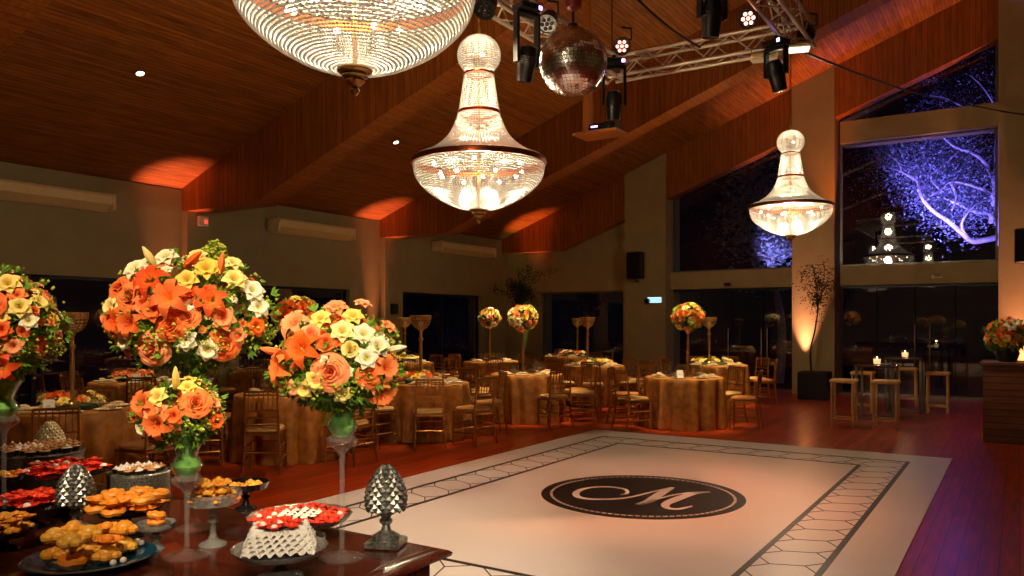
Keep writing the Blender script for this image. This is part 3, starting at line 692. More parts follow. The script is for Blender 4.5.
MB().cbox((0.0, -0.10, -0.09), (0.07, 0.10, 0.09), 0.01).build('box', M_CHINA, em_)
MB().box((0.068, 0.0, -0.05), (0.076, 0.07, 0.03)).build('lamp', emis('red_lamp', (1, 0.10, 0.04, 1), 0.8), em_, smooth=False)
q = onX(389, 309, XW); r = thing('wall_lamp', 'small black square fitting on the pilaster beside the gold goblets', 'wall light', (XW+0.16, q.y-0.05, q.z))
MB().cbox((0.0, -0.09, -0.12), (0.10, 0.09, 0.12), 0.01).build('body', M_BLACK, r); MB().box((0.02, -0.07, 0.119), (0.08, 0.07, 0.124)).build('lens', M_GLASST, r, smooth=False)
q = onY(728, 284.5, 19.3); r = thing('motion_sensor', 'small flat sensor box on the lintel over the double doors', 'sensor', (q.x, 19.3, q.z))
MB().cbox((-0.10, -0.05, -0.05), (0.10, 0.0, 0.05), 0.01).build('body', M_BRASS, r); MB().box((-0.07, -0.055, -0.03), (0.07, -0.049, 0.03)).build('window', M_BLACK, r, smooth=False)
q = onY(937, 276, 19.3); r = thing('motion_sensor', 'small flat sensor box on the lintel above the high tables', 'sensor', (q.x, 19.3, q.z))
MB().cbox((-0.10, -0.05, -0.05), (0.10, 0.0, 0.05), 0.01).build('body', M_BRASS, r); MB().box((-0.07, -0.055, -0.03), (0.07, -0.049, 0.03)).build('window', M_BLACK, r, smooth=False)
# recessed spots in the boarded ceiling
def ceil_hit(px, py):
    d = FW + RT*((px-512)/F_PX); g = (HOR-py)/F_PX
    D = (4.0 - SL*XW - EYE)/(g - SL*d.x); return Vector((d.x*D, d.y*D, EYE+g*D))
M_DL = emis('downlight_lens', (1.0, 0.92, 0.75, 1), 9)
for px, py, lab in ((140, 73, 'small lit ceiling downlight above the left wall'), (396, 142, 'small lit ceiling downlight left of the middle chandelier')):
    p = ceil_hit(px, py); r = thing('downlight', lab, 'downlight', p); r.rotation_euler = (0, -math.atan(SL), 0)
    MB().lathe([(0.05, -0.012), (0.09, -0.012), (0.095, 0.0), (0.05, 0.0), (0.05, -0.012)], 24, close=False).build('trim_ring', M_BRASS, r)
    MB().lathe([(0.052, -0.008), (0.03, -0.014), (0.001, -0.016)], 20).build('lens', M_DL, r)
# the lamps on the floor that wash the walls
for (l, t_, e, c), lab in zip(UPL, ('at the foot of the first pilaster', 'at the foot of the second pilaster', 'in the far left corner', 'under the corner tree', 'behind the black planter', 'at the foot of the right column')):
    if 'planter' in lab: continue
    r = thing('floor_uplight', 'small black floor uplight ' + lab, 'uplight', (l[0], l[1], 0))
    MB().cbox((-0.07, -0.07, 0), (0.07, 0.07, 0.03), 0.01).lathe([(0.06, 0.03), (0.065, 0.10), (0.055, 0.10), (0.05, 0.04)], 16, close=False).build('housing', M_BLACK, r)
    MB().lathe([(0.052, 0.06), (0.001, 0.062)], 14).build('lens', M_GLASST, r)

# ================================================================== FLOWERS
def petal_patch(mb, fn, nu=3, nv=4, M=None):
    vs = [fn(u/nu, -1 + 2*v/nv) for u in range(nu+1) for v in range(nv+1)]
    fs = [(u*(nv+1)+v, u*(nv+1)+v+1, (u+1)*(nv+1)+v+1, (u+1)*(nv+1)+v) for u in range(nu) for v in range(nv)]
    mb.add(vs, fs, M)
def rose_mesh(m, seed=0, layers=6, nu=4, nv=5):          # unit radius rose facing +Z
    rnd = random.Random(seed); b = MB()
    for i in range(layers):
        n = (3, 3, 4, 5, 5, 6)[i]; Rm = 0.14 + 0.155*i*(6/layers)*0.97; H = 0.74 - 0.085*i; off = rnd.random()*6
        for k in range(n):
            th = off + 2*PI*k/n; ha = 1.25*PI/n; j = rnd.uniform(-.04, .04); lip = 0.05+0.045*i
            def fn(s, t, th=th, ha=ha, Rm=Rm, H=H, j=j, lip=lip, i=i):
                wv = 1 - 0.35*abs(t)**2*s
                r = Rm*(0.35 + 0.65*math.sin(min(s*1.25, 1)*PI/2)) + lip*max(0, s-0.72)/0.28
                z = -0.35 + (H+0.35)*s**0.85*wv - (0.10+0.03*i)*max(0, s-0.8)/0.2 + j
                a = th + t*ha*(0.55+0.45*math.sin(s*PI*0.75)); return (r*math.cos(a), r*math.sin(a), z)
            petal_patch(b, fn, nu, nv)
    b.lathe([(0.05, -0.5), (0.28, -0.36), (0.34, -0.2), (0.12, -0.1)], 8)
    return b.mesh('rose', m)
def star_mesh(m, n=6, wd=0.30, cup=0.35, recurve=0.25, center=None, layers=1, nm='flower'):
    b = MB()
    for L in range(layers):
        for k in range(n):
            th = 2*PI*(k+0.5*L)/n; sc_ = 1 - 0.25*L
            def fn(s, t, th=th, sc_=sc_, L=L):
                r = s*sc_; w_ = wd*math.sin(PI*min(1, s*0.92+0.06))**0.8; z = (cup+0.2*L)*math.sin(s*PI*0.62) - recurve*s**3 + 0.08*t*t*math.sin(PI*s)
                return (r*math.cos(th) - t*w_*math.sin(th), r*math.sin(th) + t*w_*math.cos(th), z)
            petal_patch(b, fn, 5, 2)
    me = b
    for k in range(5):                                    # stamens
        a = 2*PI*k/5+0.3; me.tube([(0, 0, 0), (0.12*math.cos(a), 0.12*math.sin(a), 0.35), (0.22*math.cos(a), 0.22*math.sin(a), 0.55)], [0.012, 0.010, 0.028], 4)
    return me.mesh(nm, m)
def bud_mesh(m):
    b = MB(); b.lathe([(0.03, 0), (0.12, 0.1), (0.17, 0.35), (0.15, 0.7), (0.06, 1.0), (0.01, 1.08)], 6, fn=lambda a, z: 1+0.10*math.cos(3*a)); return b.mesh('lily_bud', m)
def leafy(m, n, R, leaf, seed, flat=0.5, up=0.2, nm='foliage', inner=0.5, dirs=None):
    rnd = random.Random(seed); b = MB()
    for i in range(n):
        d = Vector((rnd.gauss(0, 1), rnd.gauss(0, 1), rnd.gauss(up, flat))).normalized() if dirs is None else dirs(rnd)
        p = Vector((d.x*R[0], d.y*R[1], d.z*R[2]))*rnd.uniform(inner, 1.0)
        t = (d + Vector((rnd.gauss(0, .5), rnd.gauss(0, .5), rnd.gauss(0, .5)))).normalized(); s = t.orthogonal().normalized(); s.rotate(Matrix.Rotation(rnd.uniform(0, 6.28), 3, t)); u = t.cross(s)
        l = leaf*rnd.uniform(.6, 1.3)
        for q in (-0.3, 0.3, 0.9):                        # a sprig of three leaves
            dd = (t + s*q).normalized(); c = p; k = l
            b.add([c, c+dd*k*0.5+u*k*0.05+s*k*0.22, c+dd*k-u*k*0.08, c+dd*k*0.5+u*k*0.05-s*k*0.22, c+dd*k*0.5-u*k*0.05], [(0, 1, 2, 4), (0, 4, 2, 3)])
    return b.mesh(nm, m)
def filler(m, n, R, s, seed, nm='filler_blossom', dirs=None):        # tiny round blossoms on sprays
    rnd = random.Random(seed); b = MB()
    for i in range(n):
        d = Vector((rnd.gauss(0, 1), rnd.gauss(0, 1), rnd.gauss(.1, .8))).normalized() if dirs is None else dirs(rnd)
        p = Vector((d.x*R[0], d.y*R[1], d.z*R[2]))*rnd.uniform(.85, 1.1); r = s*rnd.uniform(.6, 1.2)
        b.add([p+Vector(v)*r for v in ((0,0,1),(1,0,0),(0,1,0),(-1,0,0),(0,-1,0),(0,0,-1))], [(0,1,2),(0,2,3),(0,3,4),(0,4,1),(5,2,1),(5,3,2),(5,4,3),(5,1,4)])
    return b.mesh(nm, m)
FM = {}
for nm, m in (('orange', ORANGE), ('peach', PEACH), ('red', REDOR), ('yellow', YELLOW), ('white', WHITE)):
    FM['rose_'+nm] = rose_mesh(m, hash(nm) % 7 if False else len(nm)); FM['srose_'+nm] = rose_mesh(m, len(nm)+3, 4, 2, 3)
    FM['lily_'+nm] = star_mesh(m, 6, 0.27, 0.75, 0.62, nm='lily'); FM['alst_'+nm] = star_mesh(m, 6, 0.34, 0.45, 0.15, layers=2, nm='small_flower')
    FM['bud_'+nm] = bud_mesh(m)
NAMES = {'rose': 'rose', 'srose': 'rose', 'lily': 'lily', 'alst': 'small_flower', 'bud': 'lily_bud'}
def put(root, kind, p, d, s, spin=0.0):
    return link(NAMES[kind.split('_')[0]], FM[kind], root, p, rot_to(d, spin), s)
def fib(n, off=0.5):
    g = PI*(3-math.sqrt(5))
    for i in range(n):
        z = 1 - 2*(i+off)/n; r = math.sqrt(max(0, 1-z*z)); a = g*i; yield Vector((r*math.cos(a), r*math.sin(a), z))

def flower_ball(name, loc, R, label, seed, kinds, n=64, group='flower balls on tall gold stands'):
    r = thing(name, label, 'flower ball', loc, 0, group); rnd = random.Random(seed)
    for d in fib(n):
        if d.z < -0.82: continue
        k = rnd.choice(kinds); d2 = (d + Vector((rnd.gauss(0, .12), rnd.gauss(0, .12), rnd.gauss(0, .12)))).normalized()
        p = Vector((d2.x*R, d2.y*R, d2.z*R*0.86))*rnd.uniform(0.80, 0.93); put(r, k, p, d2, R*rnd.uniform(.20, .27)*(1.3 if k[:4] == 'alst' else 1), rnd.uniform(0, 6))
    link('foliage', leafy(M_LEAF, 150, (R*.9, R*.9, R*.75), R*0.28, seed, 1.0, 0, inner=0.8), r)
    MB().ball((0, 0, 0), R*0.72, 14, 10, 0.86).build('moss_core', mat('moss', rgb(46, 66, 26), 0.9, vary=0.4), r)
    return r
def ring_garland(loc, R, label, seed, kinds, group, n=22, hgt=0.06):
    r = thing('low_centrepiece', label, 'flowers', loc, 0, group); rnd = random.Random(seed)
    for i in range(n):
        a = 2*PI*i/n*1.618*3; rr = R*math.sqrt(rnd.uniform(.34, 1)); k = rnd.choice(kinds)
        put(r, k, (rr*math.cos(a), rr*math.sin(a), hgt*(1.3-rr/R)+0.045), Vector((math.cos(a)*rr/R*.8, math.sin(a)*rr/R*.8, 1)), rnd.uniform(.035, .05)*(1.3 if k[:4] == 'alst' else 1), rnd.uniform(0, 6))
    link('foliage', leafy(M_LEAFY if 'yellow' in label else M_LEAF, 60, (R*1.05, R*1.05, hgt*.4), 0.03, seed, .3, .5, inner=.6), r, (0, 0, .035+hgt*.3))
    MB().lathe([(R*.5, 0), (R*.8, 0.005), (R*.75, 0.04), (R*.3, 0.05)], 16).build('tray', mat('moss', rgb(46, 66, 26), 0.9), r)
    return r

# ================================================================== CHIAVARI CHAIRS
def chair_parts():
    P = []
    for s in (-1, 1):                                   # rear legs run up into the back posts; +Y is the front of the seat
        b = MB().tube(smoothpath([(s*.205, -.245, 0), (s*.185, -.205, .22), (s*.178, -.185, .45), (s*.175, -.20, .68), (s*.172, -.225, .90)], 3), [.011]+[.0145]*11+[.013], 6)
        for z, y in ((.14, -.218), (.40, -.188), (.60, -.193), (.86, -.22)): b.ball((s*.18, y, z), .019, 6, 4, .5)
        P.append(('leg', b, M_GOLDWOOD))
        b = MB().tube([(s*.195, .205, 0), (s*.188, .195, .44)], [.011, .015], 6)
        for z in (.12, .30, .41): b.ball((s*.19, .197, z), .019, 6, 4, .5)
        P.append(('leg', b, M_GOLDWOOD))
        P.append(('stretcher', MB().tube([(s*.190, .20, .16), (s*.190, -.21, .16)], .009, 5), M_GOLDWOOD))
        P.append(('stretcher', MB().tube([(s*.188, .20, .29), (s*.184, -.20, .29)], .009, 5), M_GOLDWOOD))
    for z in (.19, .31): P.append(('stretcher', MB().tube([(-.19, .2, z), (.19, .2, z)], .009, 5), M_GOLDWOOD))
    P.append(('stretcher', MB().tube([(-.185, -.205, .24), (.185, -.205, .24)], .009, 5), M_GOLDWOOD))
    b = MB(); sh = [(-.205, .215), (.205, .215), (.185, -.20), (-.185, -.20)]; b.prism(sh, .425, .452); P.append(('seat_frame', b, M_GOLDWOOD))
    b = MB(); rings = []
    for k, (f, z) in enumerate(((.93, .452), (1.0, .462), (1.0, .485), (.9, .503), (.5, .512))):
        pts = []
        for i in range(20):
            a = 2*PI*i/20; c, s = math.cos(a), math.sin(a); c = math.copysign(abs(c)**.45, c); s = math.copysign(abs(s)**.45, s)
            pts.append((c*f*(.195 + .008*s), .01 + s*f*.20, z))
        rings += pts
    fs = [(k*20+i, k*20+(i+1)%20, (k+1)*20+(i+1)%20, (k+1)*20+i) for k in range(4) for i in range(20)] + [tuple(range(80, 100)), tuple(range(19, -1, -1))]
    b.add(rings, fs); P.append(('seat_cushion', b, M_CUSH))
    b = MB()
    for z, y, r in ((.90, -.225, .014), (.865, -.222, .010), (.69, -.202, .010), (.62, -.196, .010), (.535, -.19, .010)):
        b.tube([(-.174, y, z), (0, y-.012, z), (.174, y, z)], r, 6)
    for i in range(6):
        x = -.125 + .05*i; b.tube([(x, -.208, .69), (x, -.218, .78), (x, -.229, .90)], [.006, .008, .006], 5)
    P.append(('backrest', b, M_GOLDWOOD)); return [(n, b.mesh(n, m), m) for n, b, m in P]
CHP = chair_parts()
GRP_CH = 'gold chiavari chairs at the guest tables'
def chair(x, y, rz, label):
    r = thing('chiavari_chair', label, 'chair', (x, y, 0), rz, GRP_CH)
    for n, me, m in CHP: link(n, me, r)
    return r

# ================================================================== ROUND GUEST TABLES
def cloth_mesh(R, seed, nf=15):
    rnd = random.Random(seed); ph = [rnd.uniform(0, 6) for _ in range(4)]; b = MB(); n = 120
    prof = [(0.02, .782), (R*.5, .782), (R*.97, .782), (R, .779), (R+.008, .765)] + [(R+.012+.035*t, .765-.757*t) for t in (.08, .2, .35, .5, .65, .8, .92, 1)]
    def fn(a, z):
        t = max(0, (.765-z)/.757); f = math.sin(nf*a+ph[0])*.55 + math.sin((nf-4)*a+ph[1])*.3 + math.sin((nf+7)*a+ph[2])*.25
        return 1 + .12*t**.55*(f-.25*abs(f))
    b.lathe(prof, n, fn=fn, close=False); b.f.append(tuple(len(b.v)-len(prof)*n+i for i in range(n-1, -1, -1)))
    return b.mesh('tablecloth', M_CLOTH)
plate_me = MB().lathe([(.001, .0), (.08, .0), (.125, .012), (.13, .016), (.08, .006), (.001, .005)], 28, close=False).mesh('dinner_plate', M_CHINA)
_nb = MB(); _nb.cbox((-.10, -.045, .0), (.10, .045, .018), .006); _nb.cbox((-.085, -.035, .018), (.09, .04, .032), .006); _nb.cbox((-.05, -.045, .032), (.06, .02, .045), .006)
napkin_me = _nb.mesh('napkin', M_NAPKIN)
glass_me = MB().lathe([(.034, 0), (.032, .004), (.006, .010), (.004, .075), (.012, .085), (.034, .115), (.038, .15), (.032, .19), (.030, .19), (.035, .15), (.030, .115), (.001, .092)], 14, close=False).mesh('wine_glass', M_GLASST)
card_b = MB().add([(-.05, -.03, 0), (.05, -.03, 0), (.05, 0, .13), (-.05, 0, .13), (-.05, .03, 0), (.05, .03, 0), (-.05, -.026, 0), (.05, -.026, 0), (.05, 0, .125), (-.05, 0, .125), (-.05, .026, 0), (.05, .026, 0)],
    [(0,1,2,3), (3,2,5,4), (7,6,9,8), (8,9,10,11), (0,6,7,1), (4,5,11,10)])
card_me = card_b.mesh('menu_card', M_CARD)
mark_me = MB().tube([(-.02, -.018, .055), (-.01, -.013, .075), (0, -.017, .06), (.01, -.012, .08), (.02, -.018, .055)], .0025, 4).mesh('monogram', mat('card_ink', rgb(120, 90, 50), 0.6))

def goblet(loc, label, s=1.0):
    r = thing('goblet_stand', label, 'candle stand', loc, 0, 'tall gold goblet candle stands'); r.scale = (s,)*3
    b = MB().lathe([(.10, 0), (.10, .012), (.05, .03), (.022, .07), (.03, .10), (.018, .13), (.022, .30), (.026, .45), (.020, .58), (.032, .61), (.034, .63), (.018, .66), (.022, .72), (.035, .74), (.03, .76)], 18)
    b.build('stem', M_GOLD, r)
    n = 20; c = MB(); prof = [(.03, .76), (.085, .785), (.125, .84), (.145, .91), (.148, .96)]
    for k in range(n):                                   # a cup of square crystal beads on wires
        a = 2*PI*k/n; c.tube([(q*math.cos(a), q*math.sin(a), z) for q, z in prof], .0035, 4)
        for j in range(9):
            t = (j+.5)/9*(len(prof)-1); i = int(t); f = t-i; q = prof[i][0]*(1-f)+prof[i+1][0]*f; z = prof[i][1]*(1-f)+prof[i+1][1]*f
            h = PI*q/n*.8; M = Matrix.Translation((q*math.cos(a+PI/n), q*math.sin(a+PI/n), z)) @ Matrix.Rotation(a+PI/n, 4, 'Z'); c.box((-.004, -h, -.010), (.004, h, .010), M)
    for q, z in prof[1:]: c.lathe([(q-.002, z-.003), (q+.004, z), (q-.002, z+.003)], n, close=False)
    c.build('crystal_cup', M_GOLD, r)
    MB().lathe([(.03, .79), (.03, .87), (.005, .875), (.003, .89)], 10).build('candle', M_NAPKIN, r)
    return r
def tall_stand(loc, h, label):
    r = thing('flower_stand', label, 'flower stand', loc, 0, 'slim gold flower ball stands')
    b = MB().lathe([(.11, 0), (.11, .012), (.04, .03), (.02, .06), (.03, .09), (.02, .12), (.022, h*.5), (.032, h*.53), (.022, h*.56), (.018, h-.06), (.05, h-.02), (.06, h)], 16)
    b.build('stem', M_GOLD, r); MB().lathe([(.06, h), (.09, h+.015), (.085, h+.03), (.02, h+.03)], 16).build('cup', M_GOLD, r); return r

POS = [(0, 'on the right side of'), (45, 'at the back right of'), (90, 'at the back of'), (135, 'at the back left of'), (180, 'on the left side of'), (225, 'at the front left of'), (270, 'in front of'), (315, 'at the front right of')]
def posname(a, used):
    a %= 360; L = sorted(POS, key=lambda q: min(abs(a-q[0]), 360-abs(a-q[0])))
    for q, t in L:
        if t not in used: used.add(t); return t
# px of the centre, depth, radius, name of the table, chair angles (0 = picture right, 270 = towards the camera), place settings, first spot energy
TABLES = [
 (286, 9.72, .60, 'red flower ball table', [272, 208, 165, -25, 38, 78, 118], 6, 60),
 (427, 11.45, .60, 'nearer left-middle goblet table', [278, 318, 228, 188, 20, 62, 105, 145], 8, 150),
 (527, 13.4, .60, 'middle flower ball table', [297, 352, 205, 25, 65, 105, 150], 8, 260),
 (594, 16.0, .60, 'paired goblets table', [318, 262, 222, 5, 45, 90, 135, 180], 8, 260),
 (684, 12.62, .61, 'right flower ball table', [-22, 204, 30, 75, 110, 158], 7, 250),
 (717, 16.2, .60, 'rightmost goblet table', [-12, 22, 62, 100, 150, 200], 7, 300),
 (72, 7.95, .62, 'leftmost goblet table', [292, 340, 20, 60, 105, 160, 235], 7, 60),
 (134, 11.7, .60, 'left back orange-flowered table', [300, 345, 255, 30, 75, 120, 165, 210], 7, 90),
 (405, 17.2, .60, 'far yellow-flowered table', [285, 330, 235, 15, 60, 105, 150, 195], 6, 260),
 (491, 17.8, .60, 'small flower ball table', [275, 320, 230, 5, 50, 95, 140], 6, 330),
 (566, 20.2, .60, 'farthest table by the corner opening', [260, 305, 215, 350], 6, 160),
 (262, 14.6, .60, 'unlit bare table behind the biggest bouquet', [285, 330, 240, 15, 60, 105, 150, 195], 5, 14),
]
M_TTOP = mat('plywood_table_top', rgb(150, 110, 70), 0.6, vary=0.2)
for ti, (px, D, R, nm, angs, ns, en) in enumerate(TABLES):
    c = at(px, D, 0)
    t = thing('round_table', 'round banquet table under gold cloth, the ' + nm, 'table', c, 0.3*ti, 'round guest tables')
    MB().lathe([(R-.03, .75), (R-.01, .755), (R-.01, .772), (R-.03, .776)], 40).build('tabletop', M_TTOP, t)
    for k in range(4):
        a = PI/4+k*PI/2; MB().tube([(.42*math.cos(a), .42*math.sin(a), 0), (.38*math.cos(a), .38*math.sin(a), .75)], .016, 6).build('leg', M_BLKFRAME, t)
    cl = link('tablecloth', cloth_mesh(R, ti), None, c, (0, 0, ti*.7)); tag(cl, 'gold damask floor-length cloth on the ' + nm, 'tablecloth', 'gold damask tablecloths')
    used = set()
    for i, a in enumerate(angs):
        th = math.radians(a); rr = R + .33 + (.02 if i % 2 else 0)
        d = RT*math.cos(th) + FW*math.sin(th); p = c + d*rr
        chair(p.x, p.y, math.atan2(-d.y, -d.x) - PI/2 + random.Random(ti*9+i).uniform(-.12, .12), 'gold chair ' + posname(a, used) + ' the ' + nm)
    for k in range(ns):
        a = 2*PI*k/ns + .35; ct, st_ = math.cos(a), math.sin(a); z = .7825
        pl = tag(link('dinner_plate', plate_me, None, c+Vector((ct*.42, st_*.42, z))), 'white dinner plate set on the ' + nm, 'plate', 'plates on the ' + nm)
        nk = tag(link('napkin', napkin_me, None, c+Vector((ct*.42, st_*.42, z+.007)), (0, 0, a+PI/2+.3)), 'folded beige napkin on a plate of the ' + nm, 'napkin', 'napkins on the ' + nm)
        for q, (rr, da) in enumerate(((.27, .22), (.26, -.12))):
            tag(link('wine_glass', glass_me, None, c+Vector((math.cos(a+da)*rr, math.sin(a+da)*rr, z))), 'clear stem glass standing on the ' + nm, 'glass', 'glasses on the ' + nm)
    # pin spot of this table
    tgt = c + Vector((0, 0, .9)); src = c + Vector((.5, -.5, 4.2 if D > 8 else 3.7))
    if 13.5 < src.y < 14.7: src.y = 14.95
    if 8.4 < src.y < 9.5: src.y = 9.7
    spot('table_pin_spot', src, tgt, en*3.0, (1.0, .74, .38), 36 if D > 9 else 28, .9, .04)
def tc(i): return at(TABLES[i][0], TABLES[i][1], 0)
def put_card(px, py, D, lab):
    z = .7825; p = at(px, D, z); r = tag(link('menu_card', card_me, None, p, (0, 0, YAW+.15)), lab, 'card', 'white folded menu cards'); link('monogram', mark_me, r)
MIX = ['srose_orange', 'srose_peach', 'srose_yellow', 'srose_red', 'srose_peach', 'alst_yellow']
for ti, px, D, py, R, lab, seed in ((4, 688, 12.62, 317, .26, 'peach and yellow flower ball on the tall stand right of the middle', 1), (2, 523, 13.4, 318, .255, 'peach and cream flower ball in front of the dark opening, middle of the picture', 2),
                                    (9, 490, 17.8, 318, .25, 'smaller looking flower ball left of the middle one, in front of the far wall', 3), (0, 296, 9.8, 316, .27, 'red orange flower ball between the two biggest bouquets', 4)):
    z = EYE + (HOR-py)*D/F_PX; p = at(px, D, z); s = tall_stand(at(px, D, .7825), z-.7825-R*.80, 'slim gold stand under the ' + ('red orange flower ball by the big bouquets' if seed == 4 else lab.split(' in front')[0].split(' on the tall')[0].split(' left of')[0] + (', right' if seed == 1 else ', middle' if seed == 2 else '')))
    kinds = (MIX, ['srose_peach', 'srose_peach', 'alst_white', 'srose_yellow', 'alst_peach'], ['srose_peach', 'alst_white', 'srose_yellow', 'srose_peach'], ['srose_orange', 'srose_red', 'alst_yellow', 'srose_red'])[seed-1]
    flower_ball('flower_ball', p, R, lab, seed, kinds)
goblet(tc(1)+Vector((0, 0, .7825))+RT*(-.09), 'gold goblet stand left of the middle, the nearer of the pair')
goblet(tc(8)+Vector((0, 0, .7825)), 'gold goblet stand left of the middle, the farther of the pair')
goblet(tc(3)+Vector((0, 0, .7825))+RT*(-.13), 'gold goblet stand on the right of the touching pair in the middle')
goblet(at(577.5, 20.2, .7825), 'gold goblet stand on the left of the touching pair in the middle')
goblet(at(709, 16.2, .7825), 'gold goblet stand behind the right flower ball')
goblet(tc(6)+Vector((0, 0, .7825)), 'nearest gold goblet stand on the left table')
G2 = 'low flower centrepieces'
ring_garland(tc(1)+Vector((0, 0, .7825))+RT*(-.16)-FW*.12, .26, 'orange and yellow low flowers around the nearer gold goblet left of the middle', 5, ['srose_orange', 'srose_yellow', 'srose_red', 'alst_yellow'], G2, 40, .14)
ring_garland(tc(8)+Vector((0, 0, .7825)), .30, 'yellow and white low flowers on the far table behind the left goblet', 6, ['srose_yellow', 'alst_white', 'alst_yellow'], G2, 26, .1)
ring_garland(tc(3)+Vector((0, 0, .7825)), .36, 'pale yellow and white low flowers around the right one of the paired goblets', 7, ['srose_yellow', 'alst_white', 'alst_yellow', 'srose_peach'], G2, 30, .1)
ring_garland(at(572, 20.2, .7825), .34, 'orange low flowers on the farthest table', 8, ['srose_orange', 'srose_peach', 'alst_white'], G2, 26, .12)
ring_garland(at(712, 16.2, .7825), .40, 'yellow and white low flowers around the goblet on the right', 9, ['srose_yellow', 'alst_white', 'alst_yellow', 'srose_yellow'], G2, 34, .1)
ring_garland(tc(6)+Vector((0, 0, .7825)), .30, 'red orange and yellow low flowers around the nearest goblet', 10, ['srose_orange', 'srose_red', 'alst_yellow', 'srose_yellow'], G2, 44, .15)
ring_garland(tc(7)+Vector((0, 0, .7825)), .30, 'orange and peach low flowers on the left back table', 11, ['srose_orange', 'srose_peach', 'alst_peach'], G2, 40, .13)
put_card(424, 391, 10.98, 'white menu card on the table left of the middle, beside its orange flowers')
put_card(680, 380, 12.2, 'white menu card at the front of the right flower ball table')
put_card(49, 406, 7.58, 'white menu card on the left table in front of the nearest goblet')
put_card(137, 382, 11.3, 'white menu card on the left back table')

# ================================================================== BUFFET TABLE
BX0, BX1, BY0, BY1, BZ = -5.9, -1.85, 0.95, 2.38, 0.80
bt = thing('buffet_table', 'long dark polished wooden buffet table covered with sweets, in the foreground', 'table', ((BX0+BX1)/2, (BY0+BY1)/2, 0))
hx, hy = (BX1-BX0)/2, (BY1-BY0)/2
b = MB(); prof = [(-.035, BZ), (-.008, BZ-.002), (0, BZ-.008), (.03, BZ-.012), (.042, BZ-.022), (.038, BZ-.034), (.02, BZ-.042), (-.02, BZ-.046)]
rings = []
for o, z in prof: rings += [(-hx-o, -hy-o, z), (hx+o, -hy-o, z), (hx+o, hy+o, z), (-hx-o, hy+o, z)]
n = len(prof); b.add(rings, [(k*4+i, (k+1)*4+i, (k+1)*4+(i+1)%4, k*4+(i+1)%4) for k in range(n-1) for i in range(4)] + [(0, 1, 2, 3), tuple((n-1)*4+i for i in (3, 2, 1, 0))])
b.build('tabletop', M_TABLEWOOD, bt)
MB().box((-hx+.02, -hy+.02, .60), (hx-.02, hy-.02, BZ-.046)).cbox((-hx-.01, -hy-.01, .575), (hx+.01, hy+.01, .60), .006).build('apron', M_TABLEWOOD, bt, smooth=False)
for sx in (-1, 1):
    for sy in (-1, 1):
        MB().lathe([(.03, 0), (.045, .03), (.03, .08), (.04, .3), (.05, .42), (.035, .46), (.05, .5), (.05, .575)], 16).build('leg', M_TABLEWOOD, bt, (sx*(hx-.07), sy*(hy-.07), 0))

M_GFILL = petal_mat('green_leaf_filling', rgb(140, 230, 60), rgb(70, 170, 36))
def vase(loc, stem, top, label, fillm=M_GFILL):
    """slim glass vase: round foot, thin stem, double bulb and a flared trumpet packed with leaves"""
    r = thing('glass_vase', label, 'vase', loc, 0, 'tall glass flower vases'); s = stem
    g = MB().lathe([(.080, 0), (.081, .004), (.03, .012), (.010, .03), (.0085, s*.5), (.0105, s-.02), (.02, s), (.05, s+.02), (.056, s+.035), (.045, s+.05), (.036, s+.056), (.05, s+.068), (.057, s+.085), (.046, s+.105), (.037, s+.12), (.042, s+.14), (.055, s+.17), (.075, s+top), (.073, s+top), (.052, s+.17), (.039, s+.14), (.034, s+.12), (.043, s+.105), (.053, s+.085), (.03, s+.03), (.001, s+.02)], 32, close=False)
    g.build('glass', M_VGL, r)
    f = MB().lathe([(.001, s+.045), (.03, s+.05), (.034, s+.058), (.045, s+.068), (.052, s+.085), (.042, s+.105), (.032, s+.12), (.037, s+.14), (.05, s+.17), (.064, s+top-.01), (.001, s+top)], 24, close=False, fn=lambda a, z: .96+.03*math.sin(9*a+60*z)); f.build('leaf_filling', fillm, r)
    return r
